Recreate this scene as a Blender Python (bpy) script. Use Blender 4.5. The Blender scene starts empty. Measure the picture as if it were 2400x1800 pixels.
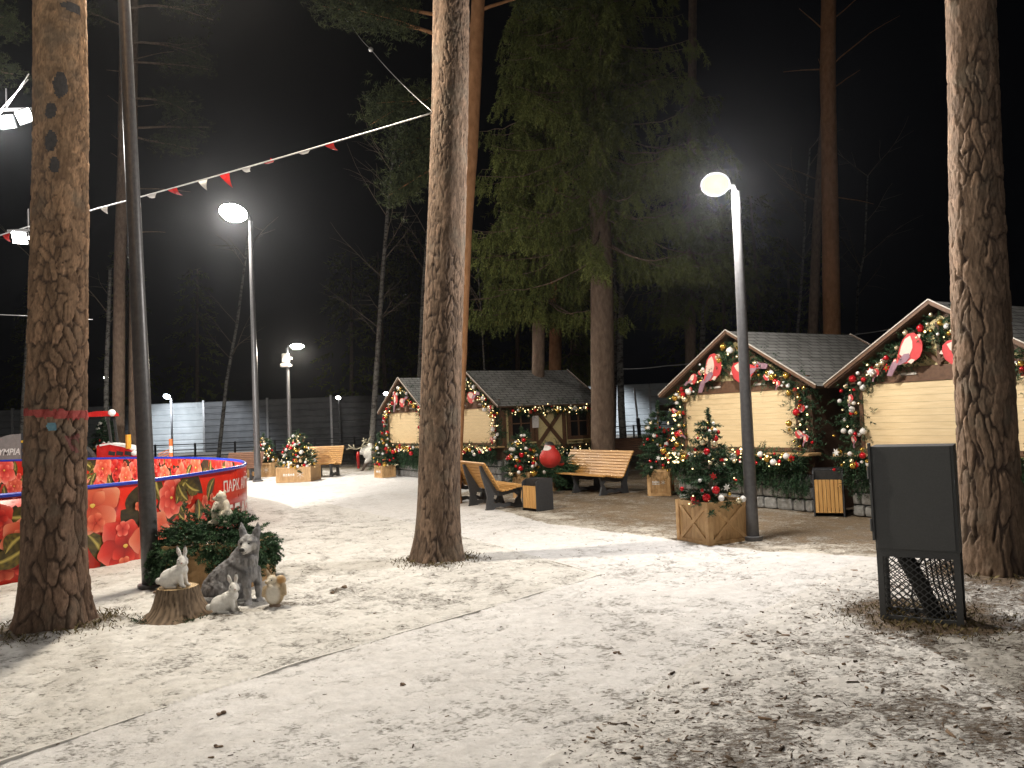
# Night in a park pine wood: snowy ground, flowered rink wall, kiosks with garlands, lamp posts
PW_A,PW_B,PW_C,PW_D,PW_E,PW_F,PW_T=3000,4600,1200,1000,1500,1000,12
PW_G,PW_H,PW_R,PW_R2=1050,250,700,6500
SKY,EXPO=.0010,0.0
HAZE=.0003
import bpy, bmesh, math, random
import numpy as np
from mathutils import Vector, Matrix, Euler
random.seed(7); RNG=np.random.default_rng(7)
scene=bpy.context.scene; COL=scene.collection
PI=math.pi; R=math.radians
# ------------------------------------------------------------------ camera
CU,CV,FPX,HEYE=1106.0,829.5,1721.0,1.8
PITCH,ROLL=0.0406,0.0412
cd=bpy.data.cameras.new('camera'); cam=bpy.data.objects.new('camera',cd); COL.objects.link(cam)
cd.sensor_fit='HORIZONTAL'; cd.sensor_width=36.0; cd.lens=36.0*FPX/2212.0
cd.clip_start=0.1; cd.clip_end=900
cam.matrix_world=Matrix.Translation((0,0,HEYE))@Matrix.Rotation(PI/2+PITCH,4,'X')@Matrix.Rotation(-ROLL,4,'Z')
scene.camera=cam
def ray(u,v):
    a,b=u-CU,v-CV; cr,sr=math.cos(ROLL),math.sin(ROLL)
    x=a*cr-b*sr; y=a*sr+b*cr
    cp,sp=math.cos(PITCH),math.sin(PITCH)
    d=Vector((x,FPX*cp+y*sp,FPX*sp-y*cp)); return d/d.y
def G(u,v,z=0.0):                      # survey point on the ground
    d=ray(u,v); t=(z-HEYE)/d.z; return Vector((0,0,HEYE))+d*t
def A(u,v,Y): return Vector((0,0,HEYE))+ray(u,v)*Y
def B(u,Y,z=0.0):
    lo,hi=-800.0,3000.0
    for _ in range(50):
        m=(lo+hi)/2
        if A(u,m,Y).z>z: lo=m
        else: hi=m
    return A(u,lo,Y)
# ------------------------------------------------------------------ noise
def _h(ix,iy,seed):
    n=(ix.astype(np.int64)*374761393+iy.astype(np.int64)*668265263+seed*1442695041)&0x7fffffff
    n=((n^(n>>13))*1274126177)&0x7fffffff
    return ((n^(n>>16))&0xffff)/65535.0
def vnoise(x,y,seed=0):
    x0=np.floor(x); y0=np.floor(y); fx=x-x0; fy=y-y0
    fx=fx*fx*(3-2*fx); fy=fy*fy*(3-2*fy)
    return (_h(x0,y0,seed)*(1-fx)+_h(x0+1,y0,seed)*fx)*(1-fy)+(_h(x0,y0+1,seed)*(1-fx)+_h(x0+1,y0+1,seed)*fx)*fy
def fbm(x,y,seed=0,o=4):
    s=0;a=.5;t=0
    for k in range(o):
        s=s+a*vnoise(x*2**k,y*2**k,seed+k*17); t+=a; a*=.5
    return s/t
def sstep(a,b,x):
    t=np.clip((x-a)/(b-a),0,1); return t*t*(3-2*t)
# ------------------------------------------------------------------ mesh builder
def frame(d):
    d=Vector(d).normalized(); u=d.cross(Vector((0,0,1)))
    if u.length<1e-3: u=d.cross(Vector((1,0,0)))
    u.normalize(); return d,u,d.cross(u).normalized()
class MB:
    def __init__(s): s.v=[];s.f=[];s.m=[];s.c=[];s.uv=None
    def add(s,vs,fs,mi=0,M=None,c=None):
        o=len(s.v)
        if M is not None: vs=[M@Vector(p) for p in vs]
        s.v.extend([tuple(p) for p in vs]); s.f.extend([tuple(i+o for i in f) for f in fs]); s.m.extend([mi]*len(fs))
        if c is not None:
            s.c.extend(c if isinstance(c,list) else [c]*len(vs))
        return s
    def box(s,c,d,mi=0,rot=None,M=None,bev=0.0):
        x,y,z=d[0]/2,d[1]/2,d[2]/2
        T=Matrix.Translation(c)
        if rot is not None: T=T@Euler(rot).to_matrix().to_4x4()
        if M is not None: T=M@T
        if bev<=0:
            vs=[(i*x,j*y,k*z) for i in(-1,1) for j in(-1,1) for k in(-1,1)]
            fs=[(0,1,3,2),(4,6,7,5),(0,4,5,1),(2,3,7,6),(0,2,6,4),(1,5,7,3)]
            return s.add(vs,fs,mi,T)
        b=min(bev,x*.9,y*.9,z*.9); bm=bmesh.new(); bmesh.ops.create_cube(bm,size=1)
        for q in bm.verts: q.co=Vector((q.co.x*2*x,q.co.y*2*y,q.co.z*2*z))
        bmesh.ops.bevel(bm,geom=bm.edges[:],offset=b,segments=2,affect='EDGES',profile=.6)
        bm.verts.index_update()
        s.add([q.co.copy() for q in bm.verts],[[q.index for q in f.verts] for f in bm.faces],mi,T); bm.free(); return s
    def beam(s,a,b,w,h,mi=0,up=(0,0,1)):
        a=Vector(a);b=Vector(b);d=(b-a);L=d.length;d.normalize();u=Vector(up); r=d.cross(u).normalized(); u=r.cross(d)
        M=Matrix((d,r,u)).transposed().to_4x4(); M.translation=(a+b)/2
        return s.box((0,0,0),(L,w,h),mi,M=M)
    def tube(s,pts,rad,n=8,mi=0,cap=True):
        pts=[Vector(p) for p in pts]; k=len(pts)
        if not hasattr(rad,'__len__'): rad=[rad]*k
        vs=[];fs=[];pu=None
        for i,p in enumerate(pts):
            d=(pts[min(i+1,k-1)]-pts[max(i-1,0)])
            if d.length<1e-9: d=Vector((0,0,1))
            d.normalize()
            if pu is None: _,u,_=frame(d)
            else:
                u=pu-d*pu.dot(d)
                if u.length<1e-4: _,u,_=frame(d)
                u.normalize()
            pu=u; w=d.cross(u)
            for j in range(n):
                a=2*PI*j/n; vs.append(p+(u*math.cos(a)+w*math.sin(a))*rad[i])
        for i in range(k-1):
            for j in range(n):
                fs.append((i*n+j,i*n+(j+1)%n,(i+1)*n+(j+1)%n,(i+1)*n+j))
        if cap: fs.append(tuple(range(n-1,-1,-1))); fs.append(tuple(range((k-1)*n,k*n)))
        return s.add(vs,fs,mi)
    def lathe(s,prof,n=24,mi=0,M=None,cap=True):
        vs=[];fs=[];k=len(prof)
        for r,z in prof:
            for j in range(n): a=2*PI*j/n; vs.append((r*math.cos(a),r*math.sin(a),z))
        for i in range(k-1):
            for j in range(n): fs.append((i*n+j,i*n+(j+1)%n,(i+1)*n+(j+1)%n,(i+1)*n+j))
        if cap: fs.append(tuple(range(n-1,-1,-1))); fs.append(tuple(range((k-1)*n,k*n)))
        return s.add(vs,fs,mi,M)
    def ell(s,c,r,n=16,m=10,mi=0,M=None):
        if not hasattr(r,'__len__'): r=(r,r,r)
        vs=[(c[0],c[1],c[2]-r[2])];fs=[]
        for i in range(1,m):
            t=-PI/2+PI*i/m
            for j in range(n):
                a=2*PI*j/n; vs.append((c[0]+r[0]*math.cos(t)*math.cos(a),c[1]+r[1]*math.cos(t)*math.sin(a),c[2]+r[2]*math.sin(t)))
        vs.append((c[0],c[1],c[2]+r[2])); e=len(vs)-1
        for j in range(n): fs.append((0,1+(j+1)%n,1+j)); fs.append((e,e-n+j,e-n+(j+1)%n))
        for i in range(m-2):
            for j in range(n):
                a=1+i*n; fs.append((a+j,a+(j+1)%n,a+n+(j+1)%n,a+n+j))
        return s.add(vs,fs,mi,M)
    def prism(s,out,t,mi=0,M=None):      # outline in x,z ; thickness along y, centred
        n=len(out); vs=[(x,-t/2,z) for x,z in out]+[(x,t/2,z) for x,z in out]
        fs=[tuple(range(n)),tuple(range(2*n-1,n-1,-1))]+[(j,j+n,(j+1)%n+n,(j+1)%n) for j in range(n)]
        return s.add(vs,fs,mi,M)
    def build(s,name,mats,parent=None,smooth=False,loc=None):
        me=bpy.data.meshes.new(name); me.from_pydata(s.v,[],s.f)
        if not isinstance(mats,(list,tuple)): mats=[mats]
        for m in mats: me.materials.append(m)
        me.polygons.foreach_set('material_index',s.m)
        if smooth: me.polygons.foreach_set('use_smooth',[True]*len(s.f))
        if s.c and len(s.c)==len(s.v):
            at=me.color_attributes.new('paint','FLOAT_COLOR','POINT')
            at.data.foreach_set('color',np.array([tuple(q)+(1,) for q in s.c],'f').ravel())
        if s.uv is not None:
            ul=me.uv_layers.new(name='UVMap'); li=np.empty(len(me.loops),'i'); me.loops.foreach_get('vertex_index',li)
            ul.data.foreach_set('uv',np.array(s.uv,'f')[li].ravel())
        me.update(); return link(name,me,parent,loc)
def link(name,me,parent=None,loc=None):
    o=bpy.data.objects.new(name,me); COL.objects.link(o)
    if parent is not None: o.parent=parent
    if loc is not None: o.location=loc
    return o
def npmesh(name,V,F,mats,parent=None,attrs=None,smooth=False,mi=None):
    V=np.asarray(V,'f'); F=np.asarray(F,'i'); k=F.shape[1]
    me=bpy.data.meshes.new(name); me.vertices.add(len(V)); me.vertices.foreach_set('co',V.ravel())
    me.loops.add(F.size); me.loops.foreach_set('vertex_index',F.ravel())
    me.polygons.add(len(F)); me.polygons.foreach_set('loop_start',np.arange(0,F.size,k,dtype='i'))
    try: me.polygons.foreach_set('loop_total',np.full(len(F),k,'i'))
    except Exception: pass
    if not isinstance(mats,(list,tuple)): mats=[mats]
    for m in mats: me.materials.append(m)
    if mi is not None: me.polygons.foreach_set('material_index',mi)
    if smooth: me.polygons.foreach_set('use_smooth',np.ones(len(F),bool))
    for kx,a in (attrs or {}).items():
        at=me.attributes.new(kx,'FLOAT','POINT'); at.data.foreach_set('value',np.asarray(a,'f'))
    me.update(calc_edges=True); me.validate()
    return link(name,me,parent)
def thing(name,label,cat,loc=(0,0,0),rz=0.0,group=None):
    o=bpy.data.objects.new(name,None); COL.objects.link(o); o.empty_display_size=.1
    o.location=loc; o.rotation_euler=(0,0,rz); tag(o,label,cat,group); return o
def tag(o,label=None,cat=None,group=None,kind=None):
    if label: o['label']=label
    if cat: o['category']=cat
    if group: o['group']=group
    if kind: o['kind']=kind
    return o
def copy_tree(o,parent=None):
    c=o.copy(); COL.objects.link(c); c.parent=parent
    for ch in list(o.children): copy_tree(ch,c)
    return c
# ------------------------------------------------------------------ materials
def nd(nt,t,**k):
    n=nt.nodes.new('ShaderNode'+t)
    for a,b in k.items():
        if a in n.inputs and not hasattr(n,a): n.inputs[a].default_value=b
        else: setattr(n,a,b)
    return n
def newmat(name):
    m=bpy.data.materials.new(name); m.use_nodes=True; nt=m.node_tree
    b=nt.nodes['Principled BSDF']; return m,nt,b
def c4(c): return (c[0],c[1],c[2],1)
def ramp(nt,fac,stops):
    r=nd(nt,'ValToRGB'); e=r.color_ramp.elements
    while len(e)<len(stops): e.new(.5)
    for i,(p,c) in enumerate(stops): e[i].position=p; e[i].color=c4(c)
    nt.links.new(fac,r.inputs['Fac']); return r.outputs['Color']
def coords(nt,scale=(1,1,1),kind='Object'):
    t=nd(nt,'TexCoord'); mp=nd(nt,'Mapping'); mp.inputs['Scale'].default_value=scale
    nt.links.new(t.outputs[kind],mp.inputs['Vector']); return mp.outputs['Vector']
def noise(nt,vec,scale,detail=4,rough=.55):
    n=nd(nt,'TexNoise'); n.inputs['Scale'].default_value=scale; n.inputs['Detail'].default_value=detail; n.inputs['Roughness'].default_value=rough
    nt.links.new(vec,n.inputs['Vector']); return n.outputs['Fac']
def mixc(nt,fac,a,b,mode='MIX'):
    m=nd(nt,'Mix'); m.data_type='RGBA'; m.blend_type=mode
    for k,(i,x) in enumerate(((0,fac),(6,a),(7,b))):
        if hasattr(x,'is_output'): nt.links.new(x,m.inputs[i])
        else: m.inputs[i].default_value=x if i==0 else c4(x)
    return m.outputs[2]
def math2(nt,op,a,b=None):
    m=nd(nt,'Math'); m.operation=op
    for i,x in enumerate((a,b)):
        if x is None: continue
        if hasattr(x,'is_output'): nt.links.new(x,m.inputs[i])
        else: m.inputs[i].default_value=x
    return m.outputs[0]
def bump(nt,b,h,strength=.5,dist=.01):
    n=nd(nt,'Bump'); n.inputs['Strength'].default_value=strength; n.inputs['Distance'].default_value=dist
    nt.links.new(h,n.inputs['Height']); nt.links.new(n.outputs['Normal'],b.inputs['Normal'])
def attr(nt,name):
    a=nd(nt,'Attribute'); a.attribute_name=name; return a
def nmat(name,c1,c2,scale=8,rough=.6,bmp=.3,dist=.005,stretch=(1,1,1),metal=0,detail=5,spec=.5,r2=None):
    m,nt,b=newmat(name); v=coords(nt,stretch); f=noise(nt,v,scale,detail)
    nt.links.new(ramp(nt,f,[(.3,c1),(.7,c2)]),b.inputs['Base Color'])
    b.inputs['Metallic'].default_value=metal; b.inputs['Specular IOR Level'].default_value=spec
    rr=nd(nt,'MapRange'); rr.inputs['To Min'].default_value=max(rough-.1,0.02); rr.inputs['To Max'].default_value=min(rough+.12,1)
    nt.links.new(noise(nt,v,scale*.37,3),rr.inputs['Value']); nt.links.new(rr.outputs['Result'],b.inputs['Roughness'])
    if bmp>0: bump(nt,b,f,bmp,dist)
    return m
def tintmat(name,lo,hi,rough=.6,spec=.3,sub=0.0):   # colour from a per-point tint
    m,nt,b=newmat(name); a=attr(nt,'tint')
    nt.links.new(ramp(nt,a.outputs['Fac'],[(0,lo),(1,hi)]),b.inputs['Base Color'])
    b.inputs['Roughness'].default_value=rough; b.inputs['Specular IOR Level'].default_value=spec
    return m
def paintmat(name,rough=.4,spec=.5,bmp=0,scale=60,dirt=0.0):
    m,nt,b=newmat(name); a=attr(nt,'paint'); c=a.outputs['Color']; v=coords(nt)
    f=noise(nt,v,scale,4)
    if dirt>0: c=mixc(nt,math2(nt,'MULTIPLY',f,dirt),c,(.12,.10,.08))
    nt.links.new(c,b.inputs['Base Color']); b.inputs['Roughness'].default_value=rough; b.inputs['Specular IOR Level'].default_value=spec
    if bmp>0: bump(nt,b,f,bmp,.006)
    return m
def emat(name,c,s,sample=True):
    m,nt,b=newmat(name); b.inputs['Base Color'].default_value=c4((0,0,0)); b.inputs['Specular IOR Level'].default_value=0
    b.inputs['Emission Color'].default_value=c4(c); b.inputs['Emission Strength'].default_value=s
    if not sample:
        try: m.cycles.emission_sampling='NONE'
        except Exception: pass
    return m
M={}
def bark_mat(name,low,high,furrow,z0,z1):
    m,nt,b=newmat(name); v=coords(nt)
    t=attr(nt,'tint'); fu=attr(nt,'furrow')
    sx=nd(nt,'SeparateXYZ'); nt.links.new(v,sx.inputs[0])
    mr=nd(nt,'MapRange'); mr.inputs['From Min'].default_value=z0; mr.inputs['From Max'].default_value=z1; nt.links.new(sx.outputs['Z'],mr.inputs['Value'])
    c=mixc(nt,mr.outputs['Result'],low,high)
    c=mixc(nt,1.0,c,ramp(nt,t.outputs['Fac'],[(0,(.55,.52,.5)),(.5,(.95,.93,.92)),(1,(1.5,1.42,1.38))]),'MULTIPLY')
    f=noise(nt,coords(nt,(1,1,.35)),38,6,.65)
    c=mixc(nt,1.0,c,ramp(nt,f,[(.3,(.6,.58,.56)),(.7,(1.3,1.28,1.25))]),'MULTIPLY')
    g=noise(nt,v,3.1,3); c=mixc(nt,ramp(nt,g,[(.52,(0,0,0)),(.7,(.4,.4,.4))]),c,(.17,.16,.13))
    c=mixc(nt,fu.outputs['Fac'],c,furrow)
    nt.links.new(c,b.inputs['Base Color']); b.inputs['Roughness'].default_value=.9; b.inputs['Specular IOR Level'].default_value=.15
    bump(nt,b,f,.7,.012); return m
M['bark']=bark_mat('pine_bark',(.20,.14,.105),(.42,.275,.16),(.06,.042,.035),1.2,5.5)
M['bark_grey']=bark_mat('grey_pine_bark',(.195,.145,.11),(.205,.15,.112),(.06,.045,.04),2,8)
M['bark_far']=nmat('far_bark',(.14,.10,.075),(.26,.19,.14),14,.9,.8,.02,(1,1,.4),spec=.15)
M['bark_red']=nmat('red_pine_bark',(.26,.13,.06),(.42,.22,.11),9,.85,.6,.015,(1,1,.5),spec=.15)
def birch():
    m,nt,b=newmat('birch_bark'); f=noise(nt,coords(nt,(1,1,2.2)),5,4,.7)
    nt.links.new(ramp(nt,f,[(.40,(.04,.035,.03)),(.50,(.17,.165,.15)),(.75,(.27,.26,.24))]),b.inputs['Base Color']); b.inputs['Roughness'].default_value=.8; return m
M['birch']=birch()
M['twig']=nmat('grey_twig',(.13,.105,.08),(.22,.18,.14),10,.9,.3)
M['spruce']=tintmat('spruce_needles',(.06,.078,.02),(.22,.25,.07),.75,.15)
M['pine_n']=tintmat('pine_needles',(.022,.032,.014),(.065,.078,.03),.75,.15)
M['fir']=tintmat('fir_needles',(.011,.034,.016),(.045,.098,.042),.55,.3)
M['fir_heap']=tintmat('fresh_fir_needles',(.016,.048,.022),(.075,.155,.07),.55,.3)
M['fir_old']=tintmat('dull_fir_needles',(.025,.05,.03),(.085,.13,.075),.6,.2)
M['steel']=nmat('grey_lamp_paint',(.10,.10,.105),(.145,.145,.15),20,.38,.05,.001,metal=.2)
M['dark']=nmat('anthracite_paint',(.030,.032,.036),(.048,.050,.055),35,.5,.12,.001)
M['cab']=nmat('dark_grey_cabinet_paint',(.062,.066,.070),(.078,.082,.086),90,.62,.15,.0008)
M['black']=nmat('black_plastic',(.012,.012,.012),(.03,.03,.03),20,.6,.1)
M['slat']=nmat('oiled_slat_wood',(.46,.225,.06),(.68,.39,.13),5,.5,.25,.002,(.8,8,8))
M['slatv']=nmat('oiled_upright_slat_wood',(.48,.25,.075),(.70,.41,.145),5,.5,.25,.002,(8,8,.8))
M['slat_old']=nmat('dark_stained_slat_wood',(.10,.045,.025),(.2,.095,.05),5,.55,.25,.002,(.8,8,8))
M['crate']=nmat('crate_wood',(.36,.21,.09),(.56,.36,.17),4,.6,.3,.002,(5,5,.9))
M['crateb']=nmat('crate_batten_wood',(.42,.25,.11),(.60,.39,.19),5,.6,.3,.002,(3,3,2))
M['plank']=nmat('pale_plank_wood',(.63,.485,.275),(.73,.58,.35),4,.55,.2,.001,(.9,6,9))
M['beam']=nmat('brown_timber_stain',(.085,.043,.022),(.15,.078,.042),9,.6,.3,.002,(2,2,2))
M['cream']=nmat('cream_plaster',(.55,.46,.23),(.66,.56,.30),22,.85,.3,.003)
M['brownwall']=nmat('brown_wall_boards',(.06,.033,.02),(.11,.06,.034),9,.7,.3,.003,(1,1,6))
M['verge']=nmat('pale_metal_verge',(.42,.38,.33),(.6,.56,.5),12,.5,.1,.001)
M['stone']=nmat('grey_base_stone',(.17,.17,.165),(.33,.33,.32),16,.85,.6,.006)
M['mortar']=nmat('dark_mortar',(.07,.07,.07),(.12,.12,.115),40,.95,.4)
M['conc']=nmat('concrete',(.26,.24,.215),(.42,.40,.37),30,.9,.4,.003)
M['glass']=nmat('dark_window_glass',(.012,.012,.013),(.02,.02,.02),2,.08,0)
m,nt,b=newmat('clear_cab_glass'); b.inputs['Base Color'].default_value=(.85,.9,.88,1); b.inputs['Transmission Weight'].default_value=1; b.inputs['IOR'].default_value=1.03; b.inputs['Roughness'].default_value=.0; M['clear']=m
M['white']=nmat('white_paint',(.7,.69,.66),(.8,.79,.76),30,.45,.1,.001)
M['paper']=nmat('white_notice_paper',(.6,.58,.58),(.75,.73,.73),25,.7,.05)
M['red']=nmat('gloss_red_paint',(.42,.012,.012),(.58,.03,.025),6,.25,.03)
M['orange']=nmat('orange_plastic',(.75,.17,.04),(.85,.25,.06),10,.5,.05)
M['galv']=nmat('galvanised_cable',(.42,.42,.42),(.6,.6,.6),30,.35,.05,metal=.6)
M['blue']=nmat('blue_edge_tube',(.012,.03,.33),(.02,.05,.48),12,.35,.05)
M['ply']=nmat('snowy_ice',(.6,.64,.68),(.75,.78,.82),3,.25,.1)
for n,c,mt,r in (('b_red',(.55,.012,.02),.35,.16),('b_gold',(.75,.48,.10),.85,.16),('b_white',(.80,.78,.75),.0,.35),('b_cham',(.78,.68,.45),.7,.22)):
    m,nt,b=newmat({'b_red':'red_bauble','b_gold':'gold_bauble','b_white':'white_bauble','b_cham':'champagne_bauble'}[n])
    v=coords(nt); f=noise(nt,v,30,2); nt.links.new(ramp(nt,f,[(.3,tuple(x*.85 for x in c)),(.7,c)]),b.inputs['Base Color'])
    b.inputs['Metallic'].default_value=mt; b.inputs['Roughness'].default_value=r; M[n]=m
M['fairy']=emat('fairy_light_bulb',(1,.74,.34),4.5,False)
M['lens_w']=emat('lit_white_lens',(1,.97,.90),60,False)
M['lens_y']=emat('lit_yellow_lens',(1,.80,.32),1.9,False)
M['lens_b']=emat('lit_blue_lens',(.75,.9,1),30,False)
M['print']=paintmat('printed_banner',.32,.5)
M['fur']=paintmat('painted_figure',.55,.35,.8,55,.25)
M['card']=paintmat('painted_board',.6,.3)
# ------------------------------------------------------------------ ground
def P2(u,v): g=G(u,v); return np.array((g.x,g.y))
KL=[P2(-350,1747),P2(0,1648),P2(330,1538),P2(650,1431),P2(980,1336),P2(1298,1242)]     # kerb of the snowy lawn
K2=[P2(1298,1242),P2(1110,1190),P2(880,1128),P2(650,1075),P2(520,1046)]
KR=[P2(1060,1745),P2(1150,1668),P2(1306,1556),P2(1486,1431),P2(1656,1316),P2(1850,1213),P2(2300,1188)]
YD=[P2(960,1062),P2(1060,1096),P2(1180,1130),P2(1450,1166),P2(1650,1190),P2(1880,1204),P2(2400,1196)]
def inpoly(x,y,poly):
    r=np.zeros(x.shape,bool); n=len(poly)
    for i in range(n):
        x1,y1=poly[i]; x2,y2=poly[(i+1)%n]
        c=((y1>y)!=(y2>y)); xx=(x2-x1)*(y-y1)/((y2-y1) if abs(y2-y1)>1e-12 else 1e-12)+x1
        r^=c&(x<xx)
    return r
def segdist(x,y,pl):
    d=np.full(x.shape,1e9)
    for (x1,y1),(x2,y2) in zip(pl[:-1],pl[1:]):
        vx,vy=x2-x1,y2-y1; t=np.clip(((x-x1)*vx+(y-y1)*vy)/(vx*vx+vy*vy),0,1)
        d=np.minimum(d,np.hypot(x-x1-t*vx,y-y1-t*vy))
    return d
e0=KL[0]+(KL[0]-KL[1])*4
LAWN=[e0]+KL+K2+[np.array((-12.,40.)),np.array((-60.,40.)),np.array((-60.,e0[1]))]
e1=KR[0]+(KR[0]-KR[1])*6
RLAWN=[e1]+KR+[np.array((40.,KR[-1][1])),np.array((40.,e1[1]))]
YARD=YD+[np.array((60.,12.)),np.array((60.,32.)),np.array((6.,34.)),np.array((1.2,24.)),np.array((-1.4,19.5))]
CT=B(947,10.2); LT=B(118,7.56); RT=B(2148,8.17)
BOXC=G(1990,1335)
dirt_spots=[(LT,.72,1.3),(CT,.62,1.0),(RT,.75,1.2),(BOXC,.75,1.1),(G(345,1290),.3,.5),(G(602,1315),.28,.5),(G(730,1280),.16,.7),(G(500,1330),.3,.5)]
def ground_fields(x,y):
    lawn=inpoly(x,y,LAWN); rl=inpoly(x,y,RLAWN)&~lawn; yd=inpoly(x,y,YARD)&~lawn&~rl
    d=np.hypot(x,y)
    n1=fbm(x*1.1,y*1.1,3,4); n2=fbm(x*5,y*5,11,4); n3=fbm(x*16,y*16,23,3)
    # streaks trodden along the path
    a=.62; xs=x*math.cos(a)+y*math.sin(a); ys=-x*math.sin(a)+y*math.cos(a)
    st=fbm(xs*2.0,ys*13,31,4)
    snow=np.where(lawn,.72+.34*(n1-.5),.79+.30*(n1-.5))
    nearR=sstep(7.0,3.8,y+0.25*(x-1)*-1)
    wR=sstep(-.15,.95,segdist(x,y,KR)+.9*(n2-.5))*rl; snow=snow*(1-wR)+wR*(.52+.6*(n1-.5)-.06*nearR)
    yedge=np.clip((segdist(x,y,YD))/1.6,0,1)
    snow=np.where(yd,.52-.34*sstep(0,1,yedge)+.35*(n1-.5),snow)
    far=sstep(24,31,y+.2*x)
    snow=snow*(1-far)+far*(.22+.7*(n1-.5))  # patchy far snow, thinned further to darken the unlit ground
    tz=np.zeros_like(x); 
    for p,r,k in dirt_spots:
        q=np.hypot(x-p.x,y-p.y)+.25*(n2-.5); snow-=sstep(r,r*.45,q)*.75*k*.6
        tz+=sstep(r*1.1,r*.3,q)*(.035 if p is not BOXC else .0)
    cov=snow+ (n2-.5)*.62+(n3-.5)*.55+(st-.5)*.12
    amp=np.where(rl,.030,np.where(lawn,.020,.010))
    z=(n2-.5)*amp+(n3-.5)*amp*.75+(st-.5)*.005+(n1-.5)*.03
    z+=np.where(lawn,.008,np.where(rl,.006,0.0))+tz
    z+=np.where(rl,(1-sstep(.30,.55,cov))*.012,0)
    z=z*sstep(90,40,d)
    return lawn,rl,yd,cov,st,n1,z
ang=np.concatenate([np.linspace(-PI,-R(43),26,endpoint=False),np.linspace(-R(43),R(43),860,endpoint=False),np.linspace(R(43),PI,26,endpoint=False)])
rad=np.concatenate([[.0,.8,1.6],np.geomspace(2.3,40,640),np.geomspace(44,420,22)])
nA,nR=len(ang),len(rad)
RR,AA=np.meshgrid(rad,ang,indexing='ij')
X=(RR*np.sin(AA)).ravel(); Y=(RR*np.cos(AA)).ravel()
lawn,rl,yd,cov,st,n1,Z=ground_fields(X,Y)
# trails of shoe prints trodden into the snow
prnd=random.Random(21)
for trail in range(26):
    px,py=prnd.uniform(-4.5,4.5),prnd.uniform(4.2,14); hd=prnd.choice((.62,.62,.62,2.3,-.9,1.3,3.7))+prnd.uniform(-.35,.35)
    for stp in range(prnd.randint(7,15)):
        px+=math.cos(hd)*.66; py+=math.sin(hd)*.66; hd+=prnd.uniform(-.09,.09); sd=.11*(1 if stp%2 else -1)
        qx,qy=px-math.sin(hd)*sd,py+math.cos(hd)*sd
        k=np.flatnonzero((np.abs(X-qx)<.24)&(np.abs(Y-qy)<.24))
        if not len(k): continue
        dx,dy=X[k]-qx,Y[k]-qy; u_=dx*math.cos(hd)+dy*math.sin(hd); v_=-dx*math.sin(hd)+dy*math.cos(hd)
        e_=np.minimum(np.hypot((u_-.055)/.095,v_/.050),np.hypot((u_+.10)/.055,v_/.040)); dp=prnd.uniform(.006,.013)
        Z[k]+=-dp*sstep(1.05,.75,e_)+dp*.45*sstep(.8,1.1,e_)*sstep(1.6,1.15,e_); cov[k]-=prnd.uniform(.04,.16)*sstep(1.1,.6,e_)
ii,jj=np.meshgrid(np.arange(nR-1),np.arange(nA),indexing='ij'); j2=(jj+1)%nA
F=np.stack([ii*nA+jj,ii*nA+j2,(ii+1)*nA+j2,(ii+1)*nA+jj],-1).reshape(-1,4)[:,::-1]
fx=X[F].mean(1); fy=Y[F].mean(1)
reg=np.zeros(len(F),int)                       # 0 path
reg[inpoly(fx,fy,YARD)]=3; reg[inpoly(fx,fy,RLAWN)]=2; reg[inpoly(fx,fy,LAWN)]=1; 
reg[(reg==0)&(fy+.2*fx>31)]=1
def snowmat(name,dirt1,dirt2,snow1,snow2,soil_scale=30):
    m,nt,b=newmat(name); v=coords(nt); a=attr(nt,'cover'); s=attr(nt,'streak')
    mp=nd(nt,'Mapping'); mp.inputs['Rotation'].default_value=(0,0,-.55); mp.inputs['Scale'].default_value=(.75,1.35,1); nt.links.new(v,mp.inputs['Vector']); va=mp.outputs['Vector']
    f1=noise(nt,va,34,7,.82); f3=noise(nt,va,11,5,.7); f2=noise(nt,v,soil_scale,4)
    k=math2(nt,'ADD',a.outputs['Fac'],math2(nt,'ADD',math2(nt,'MULTIPLY',math2(nt,'SUBTRACT',f1,.5),2.8),math2(nt,'MULTIPLY',math2(nt,'SUBTRACT',f3,.5),.5)))
    mr=nd(nt,'MapRange'); mr.interpolation_type='SMOOTHSTEP'; mr.inputs['From Min'].default_value=.10; mr.inputs['From Max'].default_value=.62
    nt.links.new(k,mr.inputs['Value'])
    dirt=ramp(nt,f2,[(.3,dirt1),(.7,dirt2)])
    sn=mixc(nt,math2(nt,'MULTIPLY',s.outputs['Fac'],.25),snow1,snow2)
    sn=mixc(nt,ramp(nt,noise(nt,v,9,5,.7),[(.40,(0,0,0)),(.70,(.75,.75,.75))]),sn,tuple(.62*x+.06 for x in snow1))
    nt.links.new(mixc(nt,mr.outputs['Result'],dirt,sn),b.inputs['Base Color'])
    b.inputs['Roughness'].default_value=.8; b.inputs['Specular IOR Level'].default_value=.25
    bump(nt,b,math2(nt,'ADD',math2(nt,'MULTIPLY',mr.outputs['Result'],.7),math2(nt,'MULTIPLY',f2,.3)),.75,.022); return m
M['lawn']=snowmat('trodden_lawn_snow',(.06,.045,.03),(.17,.135,.095),(.64,.625,.595),(.45,.425,.385))
M['rlawn']=snowmat('patchy_snow_on_mulch',(.07,.05,.035),(.20,.15,.105),(.67,.655,.635),(.50,.47,.43),22)
M['path']=snowmat('trodden_path_snow',(.20,.17,.13),(.34,.30,.24),(.68,.67,.665),(.47,.445,.42))
M['yard']=snowmat('sandy_slush',(.15,.105,.065),(.26,.195,.125),(.62,.58,.51),(.44,.38,.30))
stn=np.clip(sstep(.40,.68,st),0,1)
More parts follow.
